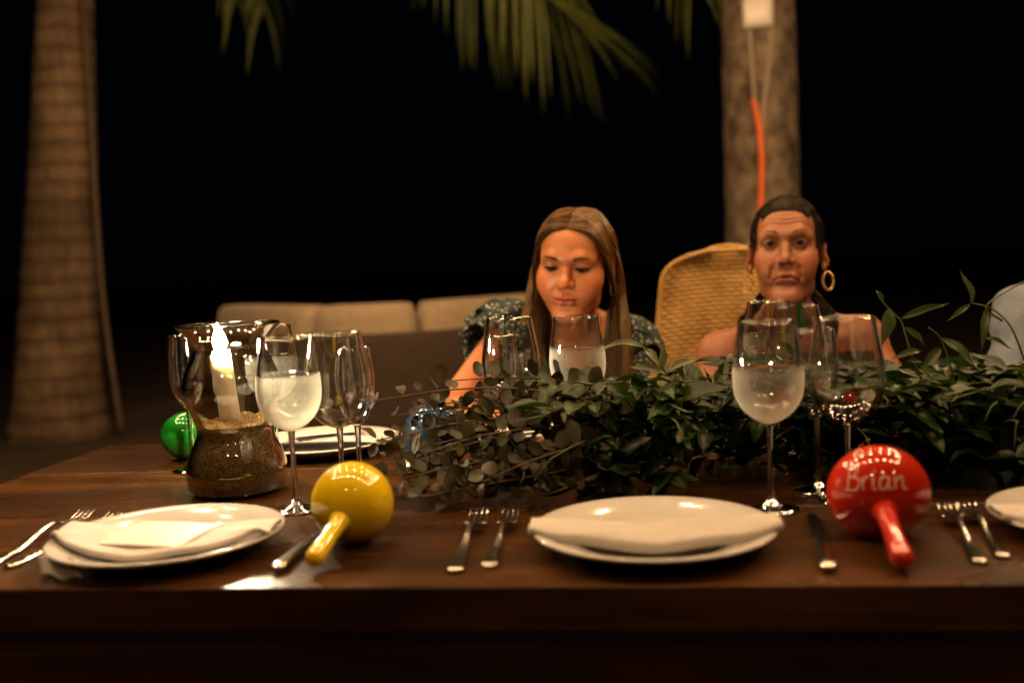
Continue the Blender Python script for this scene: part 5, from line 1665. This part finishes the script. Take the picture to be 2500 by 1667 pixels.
for k in range(3000):
    u = rh.uniform(-1, 1)
    a = u * 1.95                                       # around the hairline: 0 = centre of the brow, +-1.95 = in front of the ears
    lift = 0.0008 + 0.006 * rh.random() ** 1.5
    if abs(a) < 1.0:
        p0 = (0.058 * a, -0.075, 0.080 - 0.012 * abs(a) ** 3); side = False
    else:
        f_ = (abs(a) - 1.0) / 0.95
        p0 = (math.copysign(0.060 + 0.012 * f_, a), -0.054 + 0.030 * f_, 0.068 - 0.064 * f_); side = True; lift += 0.0025
    p0 = np.array(p0) + np.array([rh.gauss(0, .003), 0, rh.gauss(0.001, .003)])
    x0, y0, z0 = p0
    if not side:
        P = [p0, (x0 * 1.14, y0 + 0.028, 0.105 - 0.3 * abs(x0)), (x0 * 1.24, 0.0, 0.122 - 0.5 * abs(x0)), (x0 * 1.2, 0.05, 0.112 - 0.5 * abs(x0)), (x0 * 0.8, 0.095, 0.07), (x0 * 0.35, 0.112, 0.01), (x0 * 0.25, 0.098, -0.045)]
        n_on = 6
    else:
        P = [p0, (math.copysign(0.076, a), y0 + 0.026, z0 + 0.016), (math.copysign(0.078, a), 0.030, z0 * 0.7 + 0.024), (math.copysign(0.066, a), 0.066, z0 * 0.5 + 0.012), (math.copysign(0.040, a), 0.096, -0.005), (math.copysign(0.014, a), 0.104, -0.035), (math.copysign(0.010, a), 0.096, -0.060)]
        n_on = 5
    paths.append([WH[:3, :3] @ (SURF.lay(p, lift * (0.05, 0.55, 1, 1, 1, 1, 1)[min(i, 6)], i < n_on - 1) if i < n_on else np.array(p)) + WH[:3, 3] for i, p in enumerate(P)]); tones.append(0.35 + 0.3 * math.sin(70 * u) + 0.25 * math.sin(31 * u + 1))
for k in range(300):                       # loose ends behind the neck, curling on both shoulders
    s = -1 if k % 2 else 1
    a = rh.random(); w = 0.006 * rh.uniform(-1, 1)
    P = [(s * 0.02 * a, 0.095, -0.05), (s * (0.045 + 0.02 * a), 0.080, -0.085), (s * (0.070 + 0.024 * a) + w, 0.052, -0.118 - 0.01 * a), (s * (0.082 + 0.026 * a), 0.030 - 0.02 * a, -0.148 + w), (s * (0.074 + 0.024 * a) + w, 0.012, -0.172 - 0.02 * a), (s * (0.052 + 0.03 * rh.random()), 0.012, -0.190 + w)]
    P = [WH[:3, :3] @ (np.array(p) + np.array([rh.uniform(-.004, .004) for _ in range(3)])) + WH[:3, 3] for p in P]
    paths.append(P); tones.append(0.3 + 0.3 * math.sin(40 * a))
strands('hair', paths, 0.0010, M_HAIRW, woman, 3, 22, tones)
hoop('hoop_earring', WH, (0.089, 0.012, -0.044), 0.0195, 0.0015, M_GOLD, woman, 26, -35)
hoop('hoop_earring', WH, (-0.089, 0.012, -0.044), 0.0195, 0.0012, M_GOLD, woman, 26, 35)

# ------------------------------------------------------------------ man in a pale blue shirt at the frame edge
MH = frame((1.10, 2.30, 1.195), 30, 4, -3, 1.04)
MO = dict(skin=(0.45, 0.24, 0.15), lips=(0.30, 0.12, 0.09), hair=(0.05, 0.03, 0.02), hairline=woman_hairline, jaw=1.1, neck=0.056, ear=1.1, nose=1.1, open=1, gaze=(0, 0), vox=0.004)
MB_ = dict(neck=(1.09, 2.36, 1.035), sl=(0.850, 2.300, 0.905), sr=(1.27, 2.37, 0.94), el=(0.750, 2.14, 0.690), wl=(0.90, 1.90, 0.795), hl=(0.8, -0.5, 0.0),
           er=(1.36, 2.22, 0.70), wr=(1.20, 1.93, 0.795), hr=(-0.8, -0.5, 0.0), pelvis=(1.07, 2.47, 0.48), f=1.14, vox=0.007, lo=(0.62, 1.68, -0.02), hi=(1.54, 2.72, 1.10))
man, mpr = make_person('person in a pale blue shirt, only one shoulder inside the frame', MH, MO, MB_, (0.45, 0.24, 0.15))
M_SHIRT = mat('pale_blue_shirt', (0.115, 0.155, 0.21), 0.85, c2=(0.17, 0.21, 0.265), scale=25, bump=0.3, bscale=120)
def man_torso(pr):
    keep = Prims(); body_prims(keep, MB_); pr.L = keep.L
def man_keep(V):
    x, y, z = V[:, 0], V[:, 1], V[:, 2]
    wl, wr = np.array(MB_['wl']), np.array(MB_['wr'])
    nearhand = (np.linalg.norm(V - wl, axis=1) < 0.10) | (np.linalg.norm(V - wr, axis=1) < 0.10) | ((y < 1.97) & (z > 0.72))
    return (z > 0.44) & ~nearhand & ((y > 2.2) | (z > 0.60))
def man_wr(V):
    V = V.copy()
    V[:, 0] += 0.004 * np.sin(V[:, 2] * 70 + V[:, 1] * 30); V[:, 1] += 0.004 * np.sin(V[:, 2] * 55 - V[:, 0] * 40)
    return V
cloth_from(man_torso, man_keep, (0.62, 1.80, 0.40), (1.54, 2.72, 1.10), 0.008, 0.010, 'shirt', M_SHIRT, man, man_wr)
cap_paths = []
rh = random.Random(6)
tow = lambda P: [tuple(MH[:3, :3] @ np.array(p) + MH[:3, 3]) for p in P]
for k in range(420):
    a, e_ = rh.uniform(0, 6.283), rh.uniform(0.15, 1.0)
    d = np.array([math.cos(a) * math.sqrt(1 - e_ * e_), math.sin(a) * math.sqrt(1 - e_ * e_), e_])
    p = np.array([0, 0.018, 0.036]) + d * np.array([0.0735, 0.094, 0.083])
    if p[1] < -0.05 and p[2] < 0.08: continue
    p2 = p + d * 0.008 + np.array([0.004, 0.012, 0]); cap_paths.append(tow([p, p + d * 0.006, p2]))
strands('hair', cap_paths, 0.0022, M_HAIRW, man, 4, 6)
# ------------------------------------------------------------------ chairs
def wicker_mat():
    m, nt, p = new_mat('woven_rattan')
    L = nt.links.new
    tc = node(nt, 'ShaderNodeTexCoord')
    nz = node(nt, 'ShaderNodeTexNoise', Scale=9.0, Detail=5.0); L(tc.outputs['Object'], nz.inputs['Vector'])
    L(ramp(nt, nz.outputs['Fac'], [(0.3, (0.34, 0.19, 0.045)), (0.7, (0.56, 0.36, 0.11))]), p.inputs['Base Color'])
    p.inputs['Roughness'].default_value = 0.5
    return m
M_WICK = wicker_mat()
M_CHLEG = mat('chair_leg_wood', (0.10, 0.055, 0.025), 0.5, c2=(0.14, 0.08, 0.04), scale=12)
def chair_parts(root):
    """tall rounded back of horizontal rattan strands, woven seat, four legs; local origin on the floor"""
    def back_curve(z):
        t = (z - 0.44) / 0.66
        hw = 0.205 * (0.86 + 0.16 * math.sin(math.pi * min(1, t * 0.95 + 0.1)))
        if t > 0.86: hw *= math.sqrt(max(0.0, 1 - ((t - 0.86) / 0.145) ** 2)) * 0.35 + 0.65 * (1 - ((t - 0.86) / 0.145) ** 4)
        return max(hw, 0.02)
    n = 54
    sm = []
    for k in range(n):
        z = 0.45 + 0.645 * k / (n - 1)
        hw = back_curve(z)
        y0 = 0.19 + 0.09 * (z - 0.45)
        pts = []
        for q in range(33):
            u = q / 32 * 2 - 1
            wv = 0.0040 * math.sin(u * 38 + (math.pi if k % 2 else 0))
            pts.append((u * hw, y0 + 0.045 * (1 - u * u) + wv, z + 0.012 * (1 - u * u) * ((z - 0.45) / 0.65)))
        sm.append(tube(np.array(pts), 0.0072, 6))
    add('back_weave', join(sm), M_WICK, root)
    rim = []
    for k in range(n):
        z = 0.45 + 0.645 * k / (n - 1); rim.append((-back_curve(z) - 0.004, 0.19 + 0.09 * (z - 0.45), z))
    rim = rim + [(-x, y, z) for x, y, z in rim[::-1]]
    add('back_frame', tube(spline(rim, 120), 0.0065, 8), M_WICK, root)
    for s in np.linspace(-0.8, 0.8, 7):
        pts = [(s * back_curve(z) * 0.98, 0.19 + 0.09 * (z - 0.45) + 0.045 * (1 - s * s) + 0.006, z) for z in np.linspace(0.45, 1.04, 16)]
        add('back_stake', tube(np.array(pts), 0.005, 6), M_WICK, root)
    st = []
    for k in range(40):
        y = -0.22 + 0.42 * k / 39
        st.append(tube(np.array([(x, y, 0.445 + 0.003 * math.sin(x * 90 + (math.pi if k % 2 else 0)) - 0.012 * (1 - (x / 0.22) ** 2)) for x in np.linspace(-0.22, 0.22, 30)]), 0.0062, 6))
    add('seat_weave', join(st), M_WICK, root)
    fr_ = [(-0.225, -0.23, 0.44), (0.225, -0.23, 0.44), (0.225, 0.205, 0.44), (-0.225, 0.205, 0.44), (-0.225, -0.23, 0.44)]
    for a, b in zip(fr_[:-1], fr_[1:]): add('seat_rail', tube(np.linspace(a, b, 4), 0.016, 8), M_CHLEG, root)
    for sx in (-1, 1):
        for sy in (-0.23, 0.205): add('leg', tube(np.array([(sx * 0.222, sy, -0.02), (sx * 0.222, sy, 0.44)]), [0.015, 0.019], 10), M_CHLEG, root)
ch = thing('wicker_chair', 'honey coloured woven chair with rounded back behind the older woman', 'chair', (0.292, 2.53, 0.0), (0, 0, R(6)), 'woven dining chairs')
ch.scale = (1.0, 1.0, 0.985)
chair_parts(ch)
# stool under the girl, chair under the man (out of frame)
stl = thing('wooden_stool', 'low wooden stool the young woman sits on', 'stool', (-0.13, 2.42, 0))
add('seat', lathe([(0, 0.30), (0.17, 0.30), (0.182, 0.312), (0.182, 0.336), (0.172, 0.35), (0, 0.352)], 40), M_CHLEG, stl)
for a in range(4):
    c_, s_ = math.cos(a * math.pi / 2 + 0.78), math.sin(a * math.pi / 2 + 0.78)
    add('leg', tube(np.array([(0.19 * c_, 0.19 * s_, -0.02), (0.12 * c_, 0.12 * s_, 0.302)]), [0.017, 0.02], 10), M_CHLEG, stl)
ch2 = thing('wicker_chair', 'woven chair under the person in the blue shirt', 'chair', (1.09, 2.55, 0.0), (0, 0, R(-4)), 'woven dining chairs')
for c_ in [c for c in ch.children]:
    q = c_.copy(); q.parent = ch2; COL.objects.link(q)
ch2.scale = (1.08, 1, 0.62)
